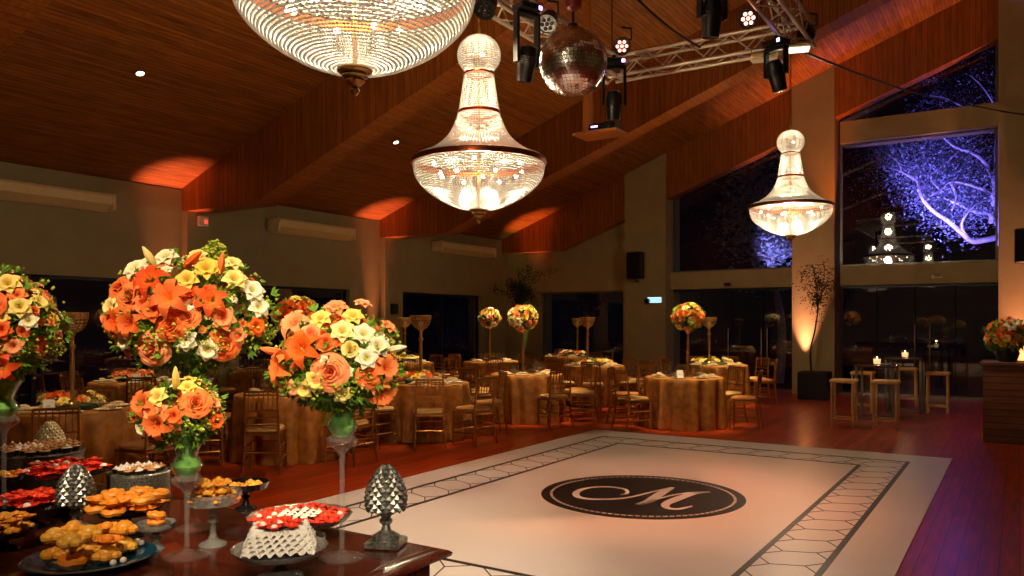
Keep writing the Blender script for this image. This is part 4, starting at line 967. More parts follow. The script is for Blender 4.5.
def bouquet(name, cpx, cpy, D, Rx, Rz, items, label, seed, fill=26, kinds=('rose_orange', 'alst_yellow', 'rose_peach', 'alst_white'), leaves=520):
    k = F_PX/D; c = at(cpx, D, EYE+(HOR-cpy)/k); r = thing(name, label, 'bouquet', c, YAW, 'big bouquets on the buffet'); rnd = random.Random(seed); Ry = Rx
    def surf(x, z, f=1.0):
        q = max(0.0, 1-(x/Rx)**2-(z/Rz)**2); y = -Ry*math.sqrt(q)*f
        return Vector((x, y, z)), Vector((x/Rx**2*.6, y/Ry**2 - 1.2, z/Rz**2*.6 + .8)).normalized()
    for it in items:
        px, py, kind, rp = it[:4]; x = (px-cpx)/k; z = (cpy-py)/k; p, d = surf(x, z, .93)
        sz = rp/k*(.94 if kind.startswith('rose') else 1.05)
        if len(it) > 4: d = Vector(it[4]).normalized()
        if kind.startswith('bud'): sz = rp/k*1.6
        else: p = p + d*sz*.1
        put(r, kind, p, d, sz, rnd.uniform(0, 6))
    for d0 in fib(fill*2):
        if d0.y < -.25 and abs(d0.x) < .93 and abs(d0.z) < .9: continue
        if d0.z < -.55: continue
        put(r, rnd.choice(kinds), Vector((d0.x*Rx, d0.y*Ry, d0.z*Rz))*.86, (d0+Vector((0, 0, .3))).normalized(), rnd.uniform(.028, .042)*1.15, rnd.uniform(0, 6))
    link('foliage', leafy(M_LEAF, leaves, (Rx*.90, Ry*.90, Rz*.90), .036, seed, 1.0, -.3, inner=.85), r)
    for d0 in fib(fill*3, .3):
        if d0.z < -.4: continue
        put(r, rnd.choice(['alst_yellow', 'srose_orange', 'alst_peach', 'alst_white', 'alst_orange']), Vector((d0.x*Rx, d0.y*Ry, d0.z*Rz))*.93, (d0+Vector((0, 0, .3))).normalized(), rnd.uniform(.018, .030), rnd.uniform(0, 6))
    link('foliage', leafy(M_LEAF, leaves//7, (Rx*1.08, Ry*1.08, Rz*1.06), .034, seed+5, .8, .0, inner=.93), r)
    def low(rnd): 
        a = rnd.uniform(0, 2*PI); return Vector((math.cos(a), math.sin(a), rnd.uniform(-.62, -.15))).normalized()
    link('foliage', leafy(M_LEAF, leaves//2, (Rx*.86, Ry*.86, Rz*.80), .034, seed+1, inner=.6, dirs=low), r)
    link('filler_blossom', filler(M_LEAFY, leaves, (Rx*1.03, Ry*1.03, Rz*1.02), .0075, seed+2, dirs=lambda q: low(q) if q.random() < .6 else Vector((q.gauss(0, 1), q.gauss(0, 1), q.gauss(0, 1))).normalized()), r)
    return r
vase(at(342, 2.87, BZ), .39, .20, 'clear vase packed with green leaves, carrying the bouquet beside the dance floor')
bouquet('flower_bouquet', 338, 362, 2.87, .215, .185, [
 (343, 369, 'rose_peach', 17), (376, 373, 'rose_orange', 12), (318, 349, 'lily_orange', 19), (299, 366, 'lily_orange', 18, (-.9, -.7, .1)), (306, 328, 'lily_peach', 17), (352, 333, 'alst_yellow', 12), (330, 322, 'alst_yellow', 11),
 (340, 313, 'alst_peach', 13), (358, 320, 'alst_yellow', 11), (370, 336, 'alst_white', 12), (382, 347, 'alst_white', 12), (374, 357, 'alst_white', 11), (388, 367, 'lily_orange', 15, (.6, -.7, .2)), (384, 388, 'lily_orange', 16, (.4, -.8, -.5)),
 (296, 352, 'bud_orange', 14, (-1, -.3, .25)), (390, 350, 'bud_white', 13, (1, -.3, .2)), (330, 376, 'alst_yellow', 11), (318, 384, 'alst_yellow', 10), (352, 389, 'alst_yellow', 9), (362, 308, 'alst_peach', 10), (322, 334, 'srose_peach', 10), (338, 342, 'srose_orange', 9),
 (360, 348, 'srose_yellow', 8), (386, 330, 'alst_peach', 10), (308, 384, 'alst_peach', 9)],
 'round bouquet of orange lilies, peach rose and white flowers beside the dance floor', 21)
vase(at(187, 2.89, BZ), .245, .20, 'low clear vase with dark green filling, carrying the smallest bouquet')
bouquet('flower_bouquet', 182, 412, 2.88, .14, .115, [
 (206, 401, 'rose_orange', 14), (160, 402, 'lily_orange', 15), (157, 437, 'rose_orange', 13), (176, 419, 'lily_orange', 16), (173, 396, 'alst_yellow', 11), (156, 424, 'alst_white', 9), (186, 388, 'bud_yellow', 14, (.05, -.2, 1)),
 (218, 420, 'alst_orange', 9), (196, 388, 'alst_yellow', 9), (190, 412, 'alst_orange', 10), (148, 414, 'alst_orange', 9), (168, 410, 'alst_peach', 9)],
 'smallest bouquet, orange roses and lilies with a yellow bud, below the biggest bouquet', 22, 12, leaves=260)
vase(at(196, 3.28, BZ), .42, .20, 'tall clear vase carrying the biggest bouquet')
bouquet('flower_bouquet', 194, 314, 3.28, .305, .245, [
 (180, 346, 'rose_peach', 16), (160, 299, 'rose_orange', 14), (146, 322, 'lily_orange', 15), (163, 324, 'lily_orange', 15), (201, 302, 'lily_red', 19), (181, 287, 'lily_red', 17), (201, 325, 'rose_orange', 14), (215, 318, 'rose_orange', 11), (239, 343, 'rose_red', 15),
 (212, 338, 'alst_white', 11), (227, 347, 'alst_white', 11), (224, 275, 'alst_yellow', 13), (246, 284, 'alst_yellow', 12), (156, 275, 'alst_white', 12), (184, 264, 'alst_white', 12), (168, 270, 'alst_white', 10), (259, 294, 'alst_white', 12), (264, 309, 'alst_white', 11),
 (126, 335, 'rose_red', 11), (141, 291, 'rose_orange', 13), (134, 317, 'alst_peach', 12), (233, 304, 'lily_red', 16), (242, 319, 'alst_peach', 12), (177, 272, 'bud_yellow', 14, (-.5, -.3, 1)), (203, 271, 'bud_orange', 15, (.8, -.3, .6)), (137, 309, 'alst_yellow', 11),
 (234, 278, 'bud_orange', 14, (.3, -.3, 1)), (133, 350, 'alst_orange', 10), (150, 340, 'alst_white', 9), (262, 327, 'alst_orange', 10), (212, 285, 'alst_yellow', 11), (216, 297, 'srose_orange', 9), (186, 312, 'alst_orange', 12), (250, 335, 'alst_peach', 9), (210, 262, 'alst_yellow', 10), (238, 268, 'alst_yellow', 10), (176, 306, 'srose_peach', 9)],
 'biggest bouquet, orange roses, red lilies and white flowers on a tall vase', 23, 34, leaves=800)
b = MB()
rnd = random.Random(5)
sp = thing('goldenrod_spray', 'yellow green blossom spray sticking out of the top of the biggest bouquet', 'flower', at(211, 3.25, EYE+52*3.25/F_PX), YAW)
b.tube([(0, 0, -.12), (.01, 0, 0), (.03, 0, .07)], .0025, 5); b.build('stem', M_LEAF, sp)
link('filler_blossom', filler(M_LEAFY, 260, (.055, .035, .085), .009, 9), sp, (.012, 0, .03))
vase(at(4, 3.2, BZ), .42, .20, 'clear vase cut by the left picture edge')
bouquet('flower_bouquet', 2, 326, 3.2, .215, .225, [
 (6, 278, 'alst_yellow', 12), (27, 288, 'alst_yellow', 12), (20, 306, 'rose_red', 13), (5, 327, 'rose_red', 13), (24, 363, 'lily_red', 16), (20, 343, 'alst_white', 10), (40, 309, 'alst_yellow', 11), (46, 322, 'alst_white', 9), (30, 330, 'alst_orange', 10),
 (12, 296, 'alst_orange', 11), (8, 350, 'alst_yellow', 11), (36, 345, 'alst_peach', 10), (10, 372, 'alst_yellow', 9), (36, 298, 'alst_orange', 9)],
 'red and yellow bouquet cut off by the left picture edge', 24, 24, leaves=520)

# ------------------------------------------------------------------ silver pineapples
def pineapple(loc, s, m, label, foot=True):
    r = thing('pineapple_ornament', label, 'ornament', loc, .4); r.scale = (s,)*3; z0 = .135 if foot else .01
    b = MB(); rows = 11; H = .165
    prof = [(.074*math.sin(PI*min(1, .30+.70*t))**.62*(1.08-.22*t), t*H) for t in [i/rows for i in range(rows+1)]]
    b.lathe([(.01, z0)] + [(max(q*.9, .004), z0+z) for q, z in prof], 24)
    for i in range(rows):
        q, z = prof[i]; q2 = prof[min(i+1, rows)][0]; n = 15
        for k in range(n):
            a = 2*PI*(k + .5*(i % 2))/n; h = PI*q/n*1.02; M = Matrix.Translation((0, 0, z0)) @ Matrix.Rotation(a, 4, 'Z')
            b.add([(q*.94, -h, z+.008), (q*.95, 0, z-.006), (q*.94, h, z+.008), ((q+q2)*.47, 0, z+.022), (q+.007, 0, z+.005)], [(0, 1, 4), (1, 2, 4), (2, 3, 4), (3, 0, 4)], M)
    bd_ = b.build('body', m, r, smooth=False)
    if foot:
        MB().lathe([(.05, .028), (.052, .04), (.035, .05), (.018, .062), (.014, .08), (.024, .09), (.024, .10), (.016, .108), (.03, .125), (.055, .14), (.058, .148), (.03, .15)], 24).build('pedestal', m, r)
        MB().cbox((-.065, -.065, 0), (.065, .065, .028), .006).build('plinth', m, r)
    return r
pineapple(at(386, 3.02, BZ), 1.02, M_SILVER, 'silver pineapple ornament on a square foot at the table corner')
pineapple(at(76, 3.18, BZ), .93, M_SILVER, 'silver pineapple ornament among the red and orange sweets, left')
M_IVCER = mat('ivory_ceramic', rgb(226, 206, 160), 0.4, vary=0.15)
pineapple(at(50, 4.40, BZ+.0), 1.0, M_IVCER, 'cream white pineapple ornament behind the chocolate sweets')

# ------------------------------------------------------------------ stands, plates and sweets
def pedestal(loc, h, R, label, m=M_GLASST, name='cake_stand', bowl=.012):
    r = thing(name, label, 'cake stand', loc, 0)
    MB().lathe([(R*.5, 0), (R*.48, .006), (R*.2, .02), (.012, .04), (.010, h*.45), (.022, h*.55), (.011, h*.65), (.016, h-.02), (.03, h-.012)], 28, fn=lambda a, z: 1+.03*math.cos(12*a)).build('foot', m, r)
    MB().lathe([(.02, h-.014), (R*.9, h-.006), (R, h+bowl), (R*1.01, h+bowl+.004), (R*.97, h+bowl), (R*.88, h), (.01, h)], 40, close=False, fn=lambda a, z: 1+.015*math.cos(16*a)).build('plate', m, r)
    return r
M_TEAL = mat('teal_glazed_plate', rgb(24, 74, 92), 0.15, coat=0.5, vary=0.2)
M_DARKP = mat('dark_glazed_plate', rgb(20, 22, 24), 0.15, coat=0.5, vary=0.2)
M_CANDYR = mat('red_paper_cup', rgb(226, 44, 20), 0.5, vary=.15, rand=rgb(240, 70, 30)); M_CANDYO = mat('orange_paper_cup', rgb(244, 140, 30), 0.5, vary=.12, rand=rgb(240, 160, 50)); M_CANDYY = mat('yellow_fruit', rgb(246, 150, 36), 0.35, vary=.25, rand=rgb(236, 178, 64))
M_CHOC = mat('chocolate', rgb(58, 30, 18), 0.35, vary=.2); M_CREAM = mat('cream_topping', rgb(206, 150, 96), 0.5, vary=.2); M_CREAMW = mat('white_topping', rgb(236, 222, 206), 0.5, vary=.05)
def cup_sweet(mp, mc):                                   # petal paper cup holding a small round sweet; two materials in one small mesh
    b = MB()
    for k in range(6):
        th = 2*PI*k/6
        def fn(s, t, th=th):
            r = .25 + .75*s; w_ = (.30+.28*s)*(1-.45*s**3); z = .02 + .62*s**1.3 - .22*max(0, s-.75)/.25
            return (r*math.cos(th)-t*w_*math.sin(th), r*math.sin(th)+t*w_*math.cos(th), z)
        petal_patch(b, fn, 4, 2)
    b.lathe([(.3, 0), (.34, .04), (.2, .06)], 10); nf = len(b.f)
    b.ball((0, 0, .36), .42, 10, 7, .85); me = b.mesh('petal_cup_sweet', [mp, mc])
    for i in range(nf, len(b.f)): me.polygons[i].material_index = 1
    return me
def choc_cup(mt):
    b = MB().lathe([(.55, 0), (.62, .1), (.85, .75), (.9, .8), (.8, .8)], 14, fn=lambda a, z: 1+.04*math.cos(14*a)); nf = len(b.f)
    b.lathe([(.82, .78), (.7, .95), (.45, 1.0), (.5, 1.15), (.25, 1.25), (.1, 1.5), (.01, 1.55)], 12); me = b.mesh('chocolate_cup', [M_CHOC, mt])
    for i in range(nf, len(b.f)): me.polygons[i].material_index = 1
    return me
def fruit():
    b = MB().ball((0, 0, .55), .62, 10, 8, .85)
    for k in range(5):
        a = 2*PI*k/5; b.ball((.55*math.cos(a), .55*math.sin(a), .42), .40, 7, 5, .8)
    return b.mesh('glazed_fruit_sweet', M_CANDYY)
def ringsweet():
    b = MB(); n = 16; 
    for k in range(n):
        a0 = 2*PI*k/n
        for j in range(7):
            q = 2*PI*j/7; rr = .68+.30*math.cos(q); b.v.append((rr*math.cos(a0), rr*math.sin(a0), .34+.30*math.sin(q)+.06*math.sin(5*a0)))
    for k in range(n):
        for j in range(7): b.f.append((k*7+j, ((k+1)%n)*7+j, ((k+1)%n)*7+(j+1)%7, k*7+(j+1)%7))
    return b.mesh('ring_biscuit', M_CANDYO)
SW = {'red': cup_sweet(M_CANDYR, M_CANDYR), 'redw': cup_sweet(M_CANDYR, M_CREAMW), 'orange': cup_sweet(M_CANDYO, M_CANDYO), 'choc': choc_cup(M_CREAM), 'chocw': choc_cup(M_CREAMW), 'fruit': fruit(), 'ring': ringsweet()}
SN = {'red': 'petal_cup_sweet', 'redw': 'petal_cup_sweet', 'orange': 'petal_cup_sweet', 'choc': 'chocolate_cup', 'chocw': 'chocolate_cup', 'fruit': 'glazed_fruit_sweet', 'ring': 'ring_biscuit'}
def sweets(c, R, z, s, kinds, label, group, seed, layers=1, inner=0.0):
    rnd = random.Random(seed); st = 2*s*1.04; hts = {'red': .55, 'redw': .62, 'orange': .55, 'choc': 1.2, 'chocw': 1.2, 'fruit': 1.0, 'ring': .62}
    for L in range(layers):
        RR = R - L*s*.75; zz = z + L*s*hts[kinds[0]]*1.15; row = int(RR/st)+1
        for j in range(-row, row+1):
            for i in range(-row, row+1):
                x = (i + .5*(j % 2))*st; y = j*st*.87; q = math.hypot(x, y)
                if q > RR - s*.45 or q < inner: continue
                k = kinds[rnd.randrange(len(kinds))]
                o = link(SN[k], SW[k], None, Vector((c.x+x, c.y+y, zz+.001)), (rnd.gauss(0, .05), rnd.gauss(0, .05), rnd.uniform(0, 6)), s*rnd.uniform(.94, 1.04)); tag(o, label, 'sweet', group)
def at2(px, D): return at(px, D, BZ)
# glass compote with orange sweets, between the small vase and the ruffled stand
c = at2(213, 3.04); pedestal(c, .165, .105, 'glass compote full of orange sweets right of the small vase', M_CUT, bowl=.035); sweets(c, .11, BZ+.17, .024, ['fruit', 'fruit', 'orange'], 'orange glazed sweet in the glass compote right of the small vase', 'sweets in the glass compote', 1, 3)
c = at2(246, 3.62); pedestal(c, .10, .10, 'dark glass compote behind the orange compote', M_DARKP, bowl=.02); sweets(c, .10, BZ+.10, .025, ['fruit', 'orange'], 'dull yellow sweet on the dark compote behind the glass compote', 'sweets on the dark compote', 2, 1)
# red flower sweets on a silver tray
c = at2(300, 3.14); pedestal(c, .075, .20, 'silver tray on a low foot holding a ring of red sweets', M_SILVER, 'cake_stand'); sweets(c, .205, BZ+.079, .028, ['red', 'red', 'red', 'red', 'redw'], 'red petal cup sweet on the silver tray by the tall vase', 'red sweets on the silver tray', 3, 1, .09)
sweets(c, .09, BZ+.079, .018, ['chocw'], 'white topped little sweet in the middle of the silver tray', 'white sweets in the middle of the silver tray', 4, 1)
# ruffled silver paper stack on a glass pedestal
c = at2(280, 2.66); pedestal(c, .085, .155, 'cut glass cake stand at the bottom edge, holding a ruffled white stack', M_CUT)
rf = thing('ruffled_paper_stack', 'square stack of white ruffled paper layers on the cut glass cake stand', 'paper stack', c+Vector((0, 0, .103)), YAW+.25)
for L in range(5):
    b = MB(); h = .115 - L*.006; n = 60; z = L*.013; ring = []
    for i in range(n*4):
        sd, t = divmod(i, n); u = -1 + 2*t/n; w_ = 1+.035*math.sin(i*.9+L*1.7); x, y = ((u, -1), (1, u), (-u, 1), (-1, -u))[sd]; ring.append((x*h*w_, y*h*w_, z+.006*math.sin(i*.75+L*2)))
    m_ = len(ring); b.add([(x*.55, y*.55, z) for x, y, _ in ring] + ring + [(x*.97, y*.97, zz+.008) for x, y, zz in ring] + [(x*.55, y*.55, z+.010) for x, y, _ in ring],
        [(k*m_+i, k*m_+(i+1)%m_, (k+1)*m_+(i+1)%m_, (k+1)*m_+i) for k in range(3) for i in range(m_)])
    b.build('ruffle_layer', mat('ruffled_paper', rgb(220, 214, 202), 0.5, vary=.15, nscale=70), rf)
c2 = c + Vector((0, 0, 0)); sweets(c2, .085, BZ+.103+.066, .026, ['red', 'red', 'red', 'red', 'redw'], 'red petal cup sweet on top of the ruffled white stack', 'red sweets on the ruffled stack', 5, 1)
# front plate of orange fruit sweets on teal plate
c = at2(90, 2.80)
r = thing('serving_plate', 'teal glazed plate of orange and yellow sweets at the bottom edge', 'plate', c)
MB().lathe([(.10, 0), (.12, .004), (.20, .022), (.215, .030), (.205, .032), (.12, .012), (.001, .010)], 40, close=False).build('plate', M_TEAL, r)
sweets(c, .19, BZ+.024, .052, ['fruit', 'orange', 'fruit', 'ring'], 'orange yellow sweet heaped on the teal plate at the bottom edge', 'sweets on the teal plate', 6, 2)
for q in (.85, 1.0, 2.1, 5.6, 5.8):
    o = link('white_truffle', MB().ball((0, 0, .6), .6, 10, 8).mesh('white_truffle', M_CREAMW), None, c+Vector((.178*math.cos(q+YAW), .178*math.sin(q+YAW), .026)), None, .019); tag(o, 'round white truffle on the rim of the teal plate', 'sweet', 'white truffles on the teal plate')
# ring biscuits on a compote
c = at2(128, 3.16); pedestal(c, .10, .125, 'dark glass cake stand of orange ring biscuits, left of the small vase', M_DARKP); sweets(c, .165, BZ+.105, .050, ['ring', 'ring', 'orange'], 'orange ring biscuit on the dark cake stand left of the small vase', 'ring biscuits on the dark stand', 7, 2)
c = at2(156, 2.98); pedestal(c, .085, .07, 'small cut glass dish of orange sweets beside the small vase', M_CUT); sweets(c, .09, BZ+.09, .036, ['ring', 'fruit'], 'orange sweet on the small cut glass dish beside the small vase', 'sweets on the small cut glass dish', 8, 2)
c = at2(30, 3.32); pedestal(c, .09, .15, 'dark stand of red sweets left of the silver pineapple', M_DARKP); sweets(c, .16, BZ+.095, .038, ['red', 'red', 'red', 'red', 'redw'], 'red petal cup sweet on the dark stand left of the silver pineapple', 'red sweets on the left dark stand', 9, 2)
c = at2(66, 3.55); pedestal(c, .18, .17, 'dark stand of bright red sweets behind the silver pineapple', M_DARKP); sweets(c, .18, BZ+.184, .036, ['red', 'red', 'red', 'red', 'redw'], 'bright red petal cup sweet on the stand behind the silver pineapple', 'red sweets behind the silver pineapple', 10, 2)
def drum(c, R, h, label):
    r = thing('cake_stand', label, 'cake stand', c, 0)
    MB().lathe([(R*.96, 0), (R, .01), (R, h-.01), (R*1.02, h-.004), (R*1.0, h), (.01, h)], 48, fn=lambda a, z: 1+.006*math.cos(40*a)).build('drum', mat('grey_glitter', rgb(130, 126, 112), .4, metal=.3, col2=rgb(70, 66, 56), nscale=140), r)
    MB().lathe([(R*1.0, h-.002), (R*1.03, h+.002), (R*1.0, h+.006), (R*.97, h+.002)], 48, close=False).build('rim', M_SILVER, r); return r
c = at2(139, 3.72); drum(c, .135, .15, 'round grey drum stand of chocolate cups behind the smallest bouquet'); sweets(c, .135, BZ+.151, .023, ['choc', 'chocw', 'chocw'], 'chocolate cup on the grey drum behind the smallest bouquet', 'chocolate cups on the right drum', 11)
c = at2(40, 4.05); drum(c, .20, .19, 'wide grey drum stand of chocolate cups in front of the cream pineapple'); sweets(c, .20, BZ+.191, .030, ['choc', 'choc', 'chocw'], 'chocolate cup on the wide grey drum at the left', 'chocolate cups on the left drum', 12)
c = at2(4, 2.98); pedestal(c, .06, .11, 'dark stand of yellow green sweets in the bottom left corner', M_DARKP); sweets(c, .12, BZ+.065, .034, ['fruit', 'fruit', 'orange'], 'yellow sweet on the stand in the bottom left corner', 'sweets in the bottom left corner', 13, 2)
c = at2(3, 3.72); pedestal(c, .12, .10, 'dark stand of orange sweets at the left picture edge', M_DARKP); sweets(c, .11, BZ+.124, .032, ['orange', 'fruit'], 'orange sweet on the stand at the left picture edge', 'orange sweets at the left edge', 14, 1)

# ================================================================== BAR AREA, RIGHT
M_BARWOOD = planks('bar_counter_boards', rgb(120, 66, 30), rgb(66, 34, 16), 2, 0.09, 0, 0.4, groove=0.06)
q = ground(983, 442); bx, by = q.x, q.y
bc = thing('bar_counter', 'brown slatted wooden bar counter at the right picture edge', 'counter', (bx, by, 0))
MB().box((0, 0, 0), (3.4, .75, 1.05)).build('body', M_BARWOOD, bc, smooth=False)
MB().cbox((-.04, -.04, 1.05), (3.44, .79, 1.10), .008).build('worktop', M_BARWOOD, bc, smooth=False)
p = Vector((bx+.28, by+.30, 1.10))
r = thing('flower_vase', 'dark vase on the bar counter holding orange and pink flowers', 'vase', p); MB().lathe([(.10, 0), (.12, .02), (.15, .12), (.13, .18), (.12, .18)], 20).build('bowl', M_BLACK, r)
MB().lathe([(.125, .178), (.135, .185), (.125, .192)], 20, close=False).build('rim', M_BRONZE, r)
r = thing('flower_arrangement', 'orange, red and pink flower arrangement on the bar counter', 'flowers', p+Vector((0, 0, .36)), YAW); rnd = random.Random(8)
for d in fib(70):
    if d.z < -.6: continue
    k = rnd.choice(['rose_orange', 'srose_red', 'srose_yellow', 'srose_peach', 'alst_orange']); put(r, k.replace('rose_orange', 'srose_orange').replace('ssrose', 'srose'), Vector((d.x*.27, d.y*.25, d.z*.21))*rnd.uniform(.8, 1), d, rnd.uniform(.045, .06), rnd.uniform(0, 6))
put(r, 'alst_white', (-.12, -.24, .14), (0, -1, .4), .10); put(r, 'alst_white', (-.07, -.26, .17), (0, -1, .6), .08); put(r, 'alst_peach', (-.13, -.24, .20), (0, -1, .6), .08)
link('foliage', leafy(M_LEAF, 260, (.26, .25, .2), .08, 31, 1, 0, inner=.7), r)
r = thing('paper_cone', 'small pink object standing beside the flowers on the bar counter', 'ornament', (bx+.62, by+.22, 1.10)); MB().lathe([(.05, 0), (.055, .06), (.03, .12), (.035, .16), (.01, .19)], 12).build('body', mat('pink_paper', rgb(230, 170, 170), .6, vary=.1), r)
M_STOOL = mat('light_stool_wood', rgb(214, 172, 100), 0.45, vary=.2, nscale=8, stretch=(1, 8, 1))
def stool(px, py, label, rz=0.0, D=None):
    g = ground(px, py) if D is None else at(px, D, 0); r = thing('bar_stool', label, 'stool', (g.x, g.y, 0), rz, 'light wood bar stools')
    for sx in (-1, 1):
        for sy in (-1, 1): MB().cbox((sx*.16-.014, sy*.16-.014, 0), (sx*.16+.014, sy*.16+.014, .70), .003).build('leg', M_STOOL, r)
    for s in (-1, 1):
        MB().cbox((-.15, s*.16-.010, .12), (.15, s*.16+.010, .145), .003).build('stretcher', M_STOOL, r)
        MB().cbox((s*.16-.010, -.15, .16), (s*.16+.010, .15, .185), .003).build('stretcher', M_STOOL, r)
    MB().cbox((-.19, -.19, .69), (.19, .19, .745), .012).build('seat', M_STOOL, r)
stool(844, 426, 'leftmost bar stool, nearest the black planter')
stool(886, 428, 'front bar stool between the two high tables, nearest the dance floor')
stool(938, 413, 'rightmost bar stool, nearest the bar counter')
stool(0, 0, 'bar stool behind the left high table', D=14.6) if False else stool(863, 412, 'bar stool left of the left high table, behind the leftmost one')
stool(907, 405, 'back bar stool behind the right high table')
def hightable(px, D, s, h, label):
    g = at(px, D, 0); r = thing('high_table', label, 'table', g, 0, 'high bar tables')
    for sx in (-1, 1):
        for sy in (-1, 1): MB().cbox((sx*(s-.02)-.02, sy*(s-.02)-.02, 0), (sx*(s-.02)+.02, sy*(s-.02)+.02, h-.04), .003).build('leg', M_GREYMETAL, r)
    for t_ in (-1, 1):
        MB().box((-s, t_*(s-.02)-.015, .015), (s, t_*(s-.02)+.015, .045)).build('rail', M_GREYMETAL, r); MB().box((t_*(s-.02)-.015, -s, .015), (t_*(s-.02)+.015, s, .045)).build('rail', M_GREYMETAL, r)
    MB().cbox((-s-.01, -s-.01, h-.04), (s+.01, s+.01, h), .006).build('tabletop', mat('dark_glossy_top', rgb(70, 56, 40), .12, vary=.1, coat=.5), r); return g
M_WAX = mat('glowing_wax', rgb(250, 200, 120), .6, emit=((1.0, .62, .25, 1), .8)); M_FLAME = emis('candle_flame', (1.0, .75, .35, 1), 12)
def candle(p, s, label):
    r = thing('candle_glass', label, 'candle', p, 0, 'lit candles in glasses'); r.scale = (s,)*3
    MB().lathe([(.05, 0), (.055, .004), (.065, .12), (.063, .12), (.052, .01), (.001, .008)], 20, close=False).build('glass', M_GLASST, r)
    MB().lathe([(.045, .011), (.052, .08), (.03, .076), (.001, .076)], 16).build('wax', M_WAX, r)
    MB().lathe([(.003, .078), (.009, .09), (.005, .105), (.001, .115)], 8).build('flame', M_FLAME, r)
    point('candle_light', (p.x, p.y, p.z+.16*s), 1.2, (1.0, .6, .25), .02)
g1 = hightable(877, 13.5, .30, .93, 'left high bar table with a lit candle'); g2 = hightable(905, 14.6, .30, 1.0, 'right high bar table with a lit candle')
candle(Vector((g1.x, g1.y, .931)), 1.15, 'lit candle in a glass on the left high table'); candle(Vector((g2.x, g2.y, 1.001)), 1.1, 'lit candle in a glass on the right high table')

# ------------------------------------------------------------------ potted trees
def wiry_tree(base, h0, path, crown, label, pot_label, leafm, n, seed, pot=(.30, .58)):
    r = thing('planter_box', pot_label, 'planter', base, 0); s, h = pot
    MB().cbox((-s, -s, 0), (s, s, h), .01).build('box', M_BLACK, r, smooth=False); MB().box((-s+.02, -s+.02, h-.005), (s-.02, s-.02, h+.006)).build('soil', mat('soil', rgb(40, 28, 20), .9, vary=.3), r)
    t = thing('potted_tree', label, 'tree', (base[0], base[1], h+.006), YAW); rnd = random.Random(seed)
    tk = smoothpath(path, 5); b = MB().tube(tk, [.022 - .014*i/(len(tk)-1) for i in range(len(tk))], 7); b.build('trunk', M_BARKD, t)
    top = tk[-1]; br = MB(); pts = []
    for i in range(26):
        st = tk[int(len(tk)*rnd.uniform(.55, .98))]; e = Vector(crown[0]) + Vector((rnd.gauss(0, .42)*crown[1][0], rnd.gauss(0, .42)*crown[1][1], rnd.gauss(0, .42)*crown[1][2]))
        mid = st.lerp(e, .5) + Vector((rnd.gauss(0, .05), rnd.gauss(0, .05), .08)); P_ = smoothpath([st, mid, e], 4); br.tube(P_, [.008 - .005*j/(len(P_)-1) for j in range(len(P_))], 4); pts += P_[3:]
    br.build('branch', M_BARKD, t); lf = MB()
    for i in range(n):
        p = rnd.choice(pts) + Vector((rnd.gauss(0, .07), rnd.gauss(0, .07), rnd.gauss(0, .07))); d = Vector((rnd.gauss(0, 1), rnd.gauss(0, 1), rnd.gauss(-.2, .8))).normalized(); s_ = d.orthogonal().normalized(); l = rnd.uniform(.04, .08)
        lf.add([p, p+d*l*.5+s_*l*.22, p+d*l, p+d*l*.5-s_*l*.22], [(0, 1, 2, 3)])
    link('leaves', lf.mesh('leaves', leafm), t)
g = at(815, 17.15, 0)
wiry_tree((g.x, g.y, 0), .56, [(-.08, 0, 0), (-.10, 0, .45), (.0, 0, .9), (.06, 0, 1.4), (.02, 0, 1.9), (-.06, 0, 2.3)], ((.05, 0, 1.75), (.55, .5, .72)), 'slender bent tree with thin foliage before the uplit column', 'square black planter at the foot of the uplit column', M_DARKLEAF, 900, 4)
g = at(522, 20.6, 0)
wiry_tree((g.x, g.y, 0), .56, [(0, 0, 0), (.03, 0, .6), (-.05, 0, 1.1), (-.02, 0, 1.6), (0, 0, 1.9)], ((-.02, 0, 1.85), (.75, .6, .55)), 'bushy dark tree in the far corner of the hall', 'square black planter in the far corner of the hall', M_DARKLEAF, 2600, 5)

# ================================================================== GARDEN BEHIND THE GLASS
gt = thing('garden_tree', 'large bare branched garden tree lit violet behind the square window', 'tree', at(990, 20.5, -.03), 0)
o0 = gt.location.copy()
def W(px, py, D): return at(px, D, EYE+(HOR-py)*D/F_PX) - o0
BR = [([(1012, 388, 20.6), (1010, 300, 20.5), (1003, 250, 20.4), (996, 205, 20.4), (996, 172, 20.6), (999, 130, 20.8), (1010, 80, 21)], .17, .07),
      ([(1003, 236, 20.4), (985, 240, 20.2), (972, 241, 20.1), (962, 233, 19.9), (948, 221, 19.8), (932, 210, 19.7), (921, 196, 19.7), (917, 182, 19.8), (902, 172, 19.9), (886, 165, 20.0), (868, 145, 20.2)], .11, .025),
      ([(991, 222, 20.4), (990, 214, 20.2), (976, 212, 20.0), (958, 204, 19.9), (944, 198, 19.8)], .09, .03),
      ([(990, 215, 20.4), (993, 198, 20.2), (982, 189, 20.1), (966, 184, 20), (950, 182, 20), (940, 190, 19.9), (930, 196, 19.8)], .08, .02),
      ([(992, 176, 20.6), (983, 161, 20.4), (970, 152, 20.3), (955, 147, 20.2), (944, 138, 20.1), (936, 130, 20)], .07, .02),
      ([(968, 238, 20.0), (962, 228, 19.8), (964, 218, 19.7), (975, 205, 19.8), (986, 200, 20)], .05, .03),
      ([(950, 182, 20), (956, 196, 19.9), (952, 210, 19.8)], .05, .03),
      ([(902, 172, 19.9), (896, 160, 19.9), (880, 150, 20)], .03, .012), ([(940, 190, 19.9), (930, 176, 20), (944, 165, 20.1), (960, 150, 20.2)], .03, .012),
      ([(996, 130, 20.8), (975, 115, 21), (950, 100, 21), (930, 95, 21)], .05, .02), ([(1000, 115, 20.8), (985, 90, 21), (970, 75, 21.2)], .04, .02)]
tips = []
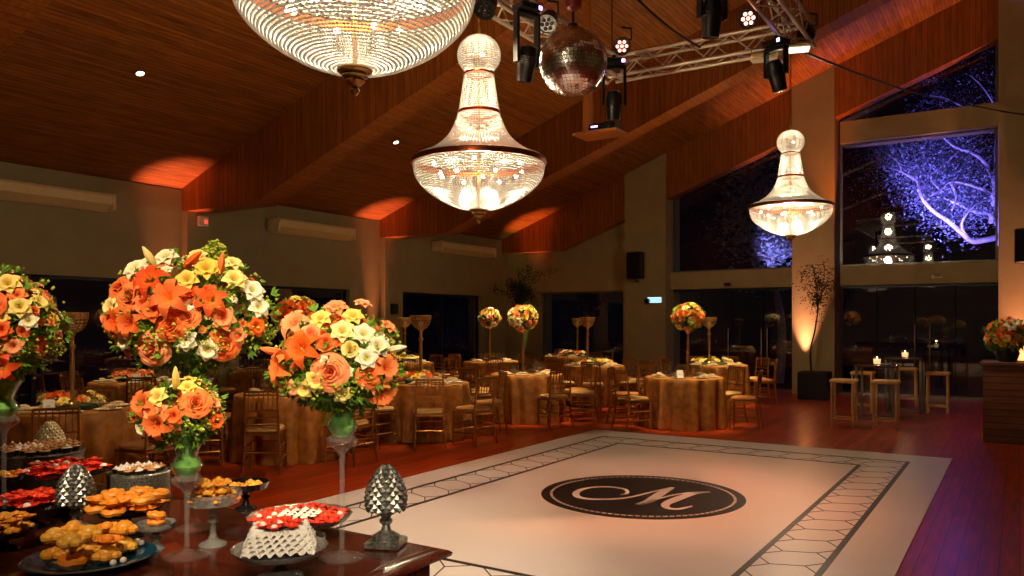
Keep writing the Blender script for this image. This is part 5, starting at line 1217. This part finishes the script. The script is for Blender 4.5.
for pts, r0, r1 in BR:
    P_ = smoothpath([W(*p) for p in pts], 5); n = len(P_)
    MB().tube(P_, [(r0+(r1-r0)*i/(n-1))*.72 for i in range(n)], 9).build('trunk' if r0 > .15 else 'branch', M_BARK, gt)
    if r0 < .15: tips += P_[n//3:]
rnd = random.Random(12); lf = MB()
for i in range(9000):
    c = rnd.choice(tips) + Vector((rnd.gauss(0, .34), rnd.gauss(.3, .4), rnd.gauss(.15, .30))) if rnd.random() < .6 else W(rnd.gauss(938, 30), rnd.gauss(160, 26), rnd.uniform(20.2, 21.6))
    for k in range(2):
        p = c + Vector((rnd.gauss(0, .06), rnd.gauss(0, .06), rnd.gauss(0, .05))); d = Vector((rnd.gauss(0, 1), rnd.gauss(0, .6), rnd.gauss(0, .4))).normalized(); s_ = d.orthogonal().normalized(); l = rnd.uniform(.04, .09); lf.add([p, p+d*l*.5+s_*l*.2, p+d*l, p+d*l*.5-s_*l*.2], [(0, 1, 2, 3)])
link('leaves', lf.mesh('leaves', M_TREELEAF), gt)
gb = thing('garden_tree', 'leafy garden tree lit blue white behind the sloped window', 'tree', at(779, 22.0, -.03), 0); o0 = gb.location.copy()
tk = smoothpath([W(779, 383, 22), W(782, 330, 22), W(774, 280, 22), W(770, 240, 22), W(765, 200, 22)], 5); MB().tube(tk, [.14-.09*i/(len(tk)-1) for i in range(len(tk))], 8).build('trunk', M_BARK, gb)
for a_ in (W(752, 215, 22.2), W(790, 225, 21.8), W(757, 255, 21.9), W(785, 195, 22)): MB().tube(smoothpath([tk[12], tk[12].lerp(a_, .5)+Vector((0, 0, .1)), a_], 4), [.04]*4+[.03]*4+[.02], 6).build('branch', M_BARK, gb)
lf = MB()
for i in range(1500):
    c = W(rnd.gauss(773, 8), rnd.gauss(244, 9), rnd.uniform(21.6, 22.4)) if rnd.random() < .22 else W(rnd.gauss(762, 22), rnd.gauss(215, 26), rnd.uniform(21.5, 23))
    for k in range(2):
        p = c + Vector((rnd.gauss(0, .08), rnd.gauss(0, .08), rnd.gauss(0, .06))); d = Vector((rnd.gauss(0, 1), rnd.gauss(0, .6), rnd.gauss(0, .4))).normalized(); s_ = d.orthogonal().normalized(); l = rnd.uniform(.10, .22); lf.add([p, p+d*l*.5+s_*l*.25, p+d*l, p+d*l*.5-s_*l*.25], [(0, 1, 2, 3)])
link('leaves', lf.mesh('leaves', M_TREELEAF), gb)
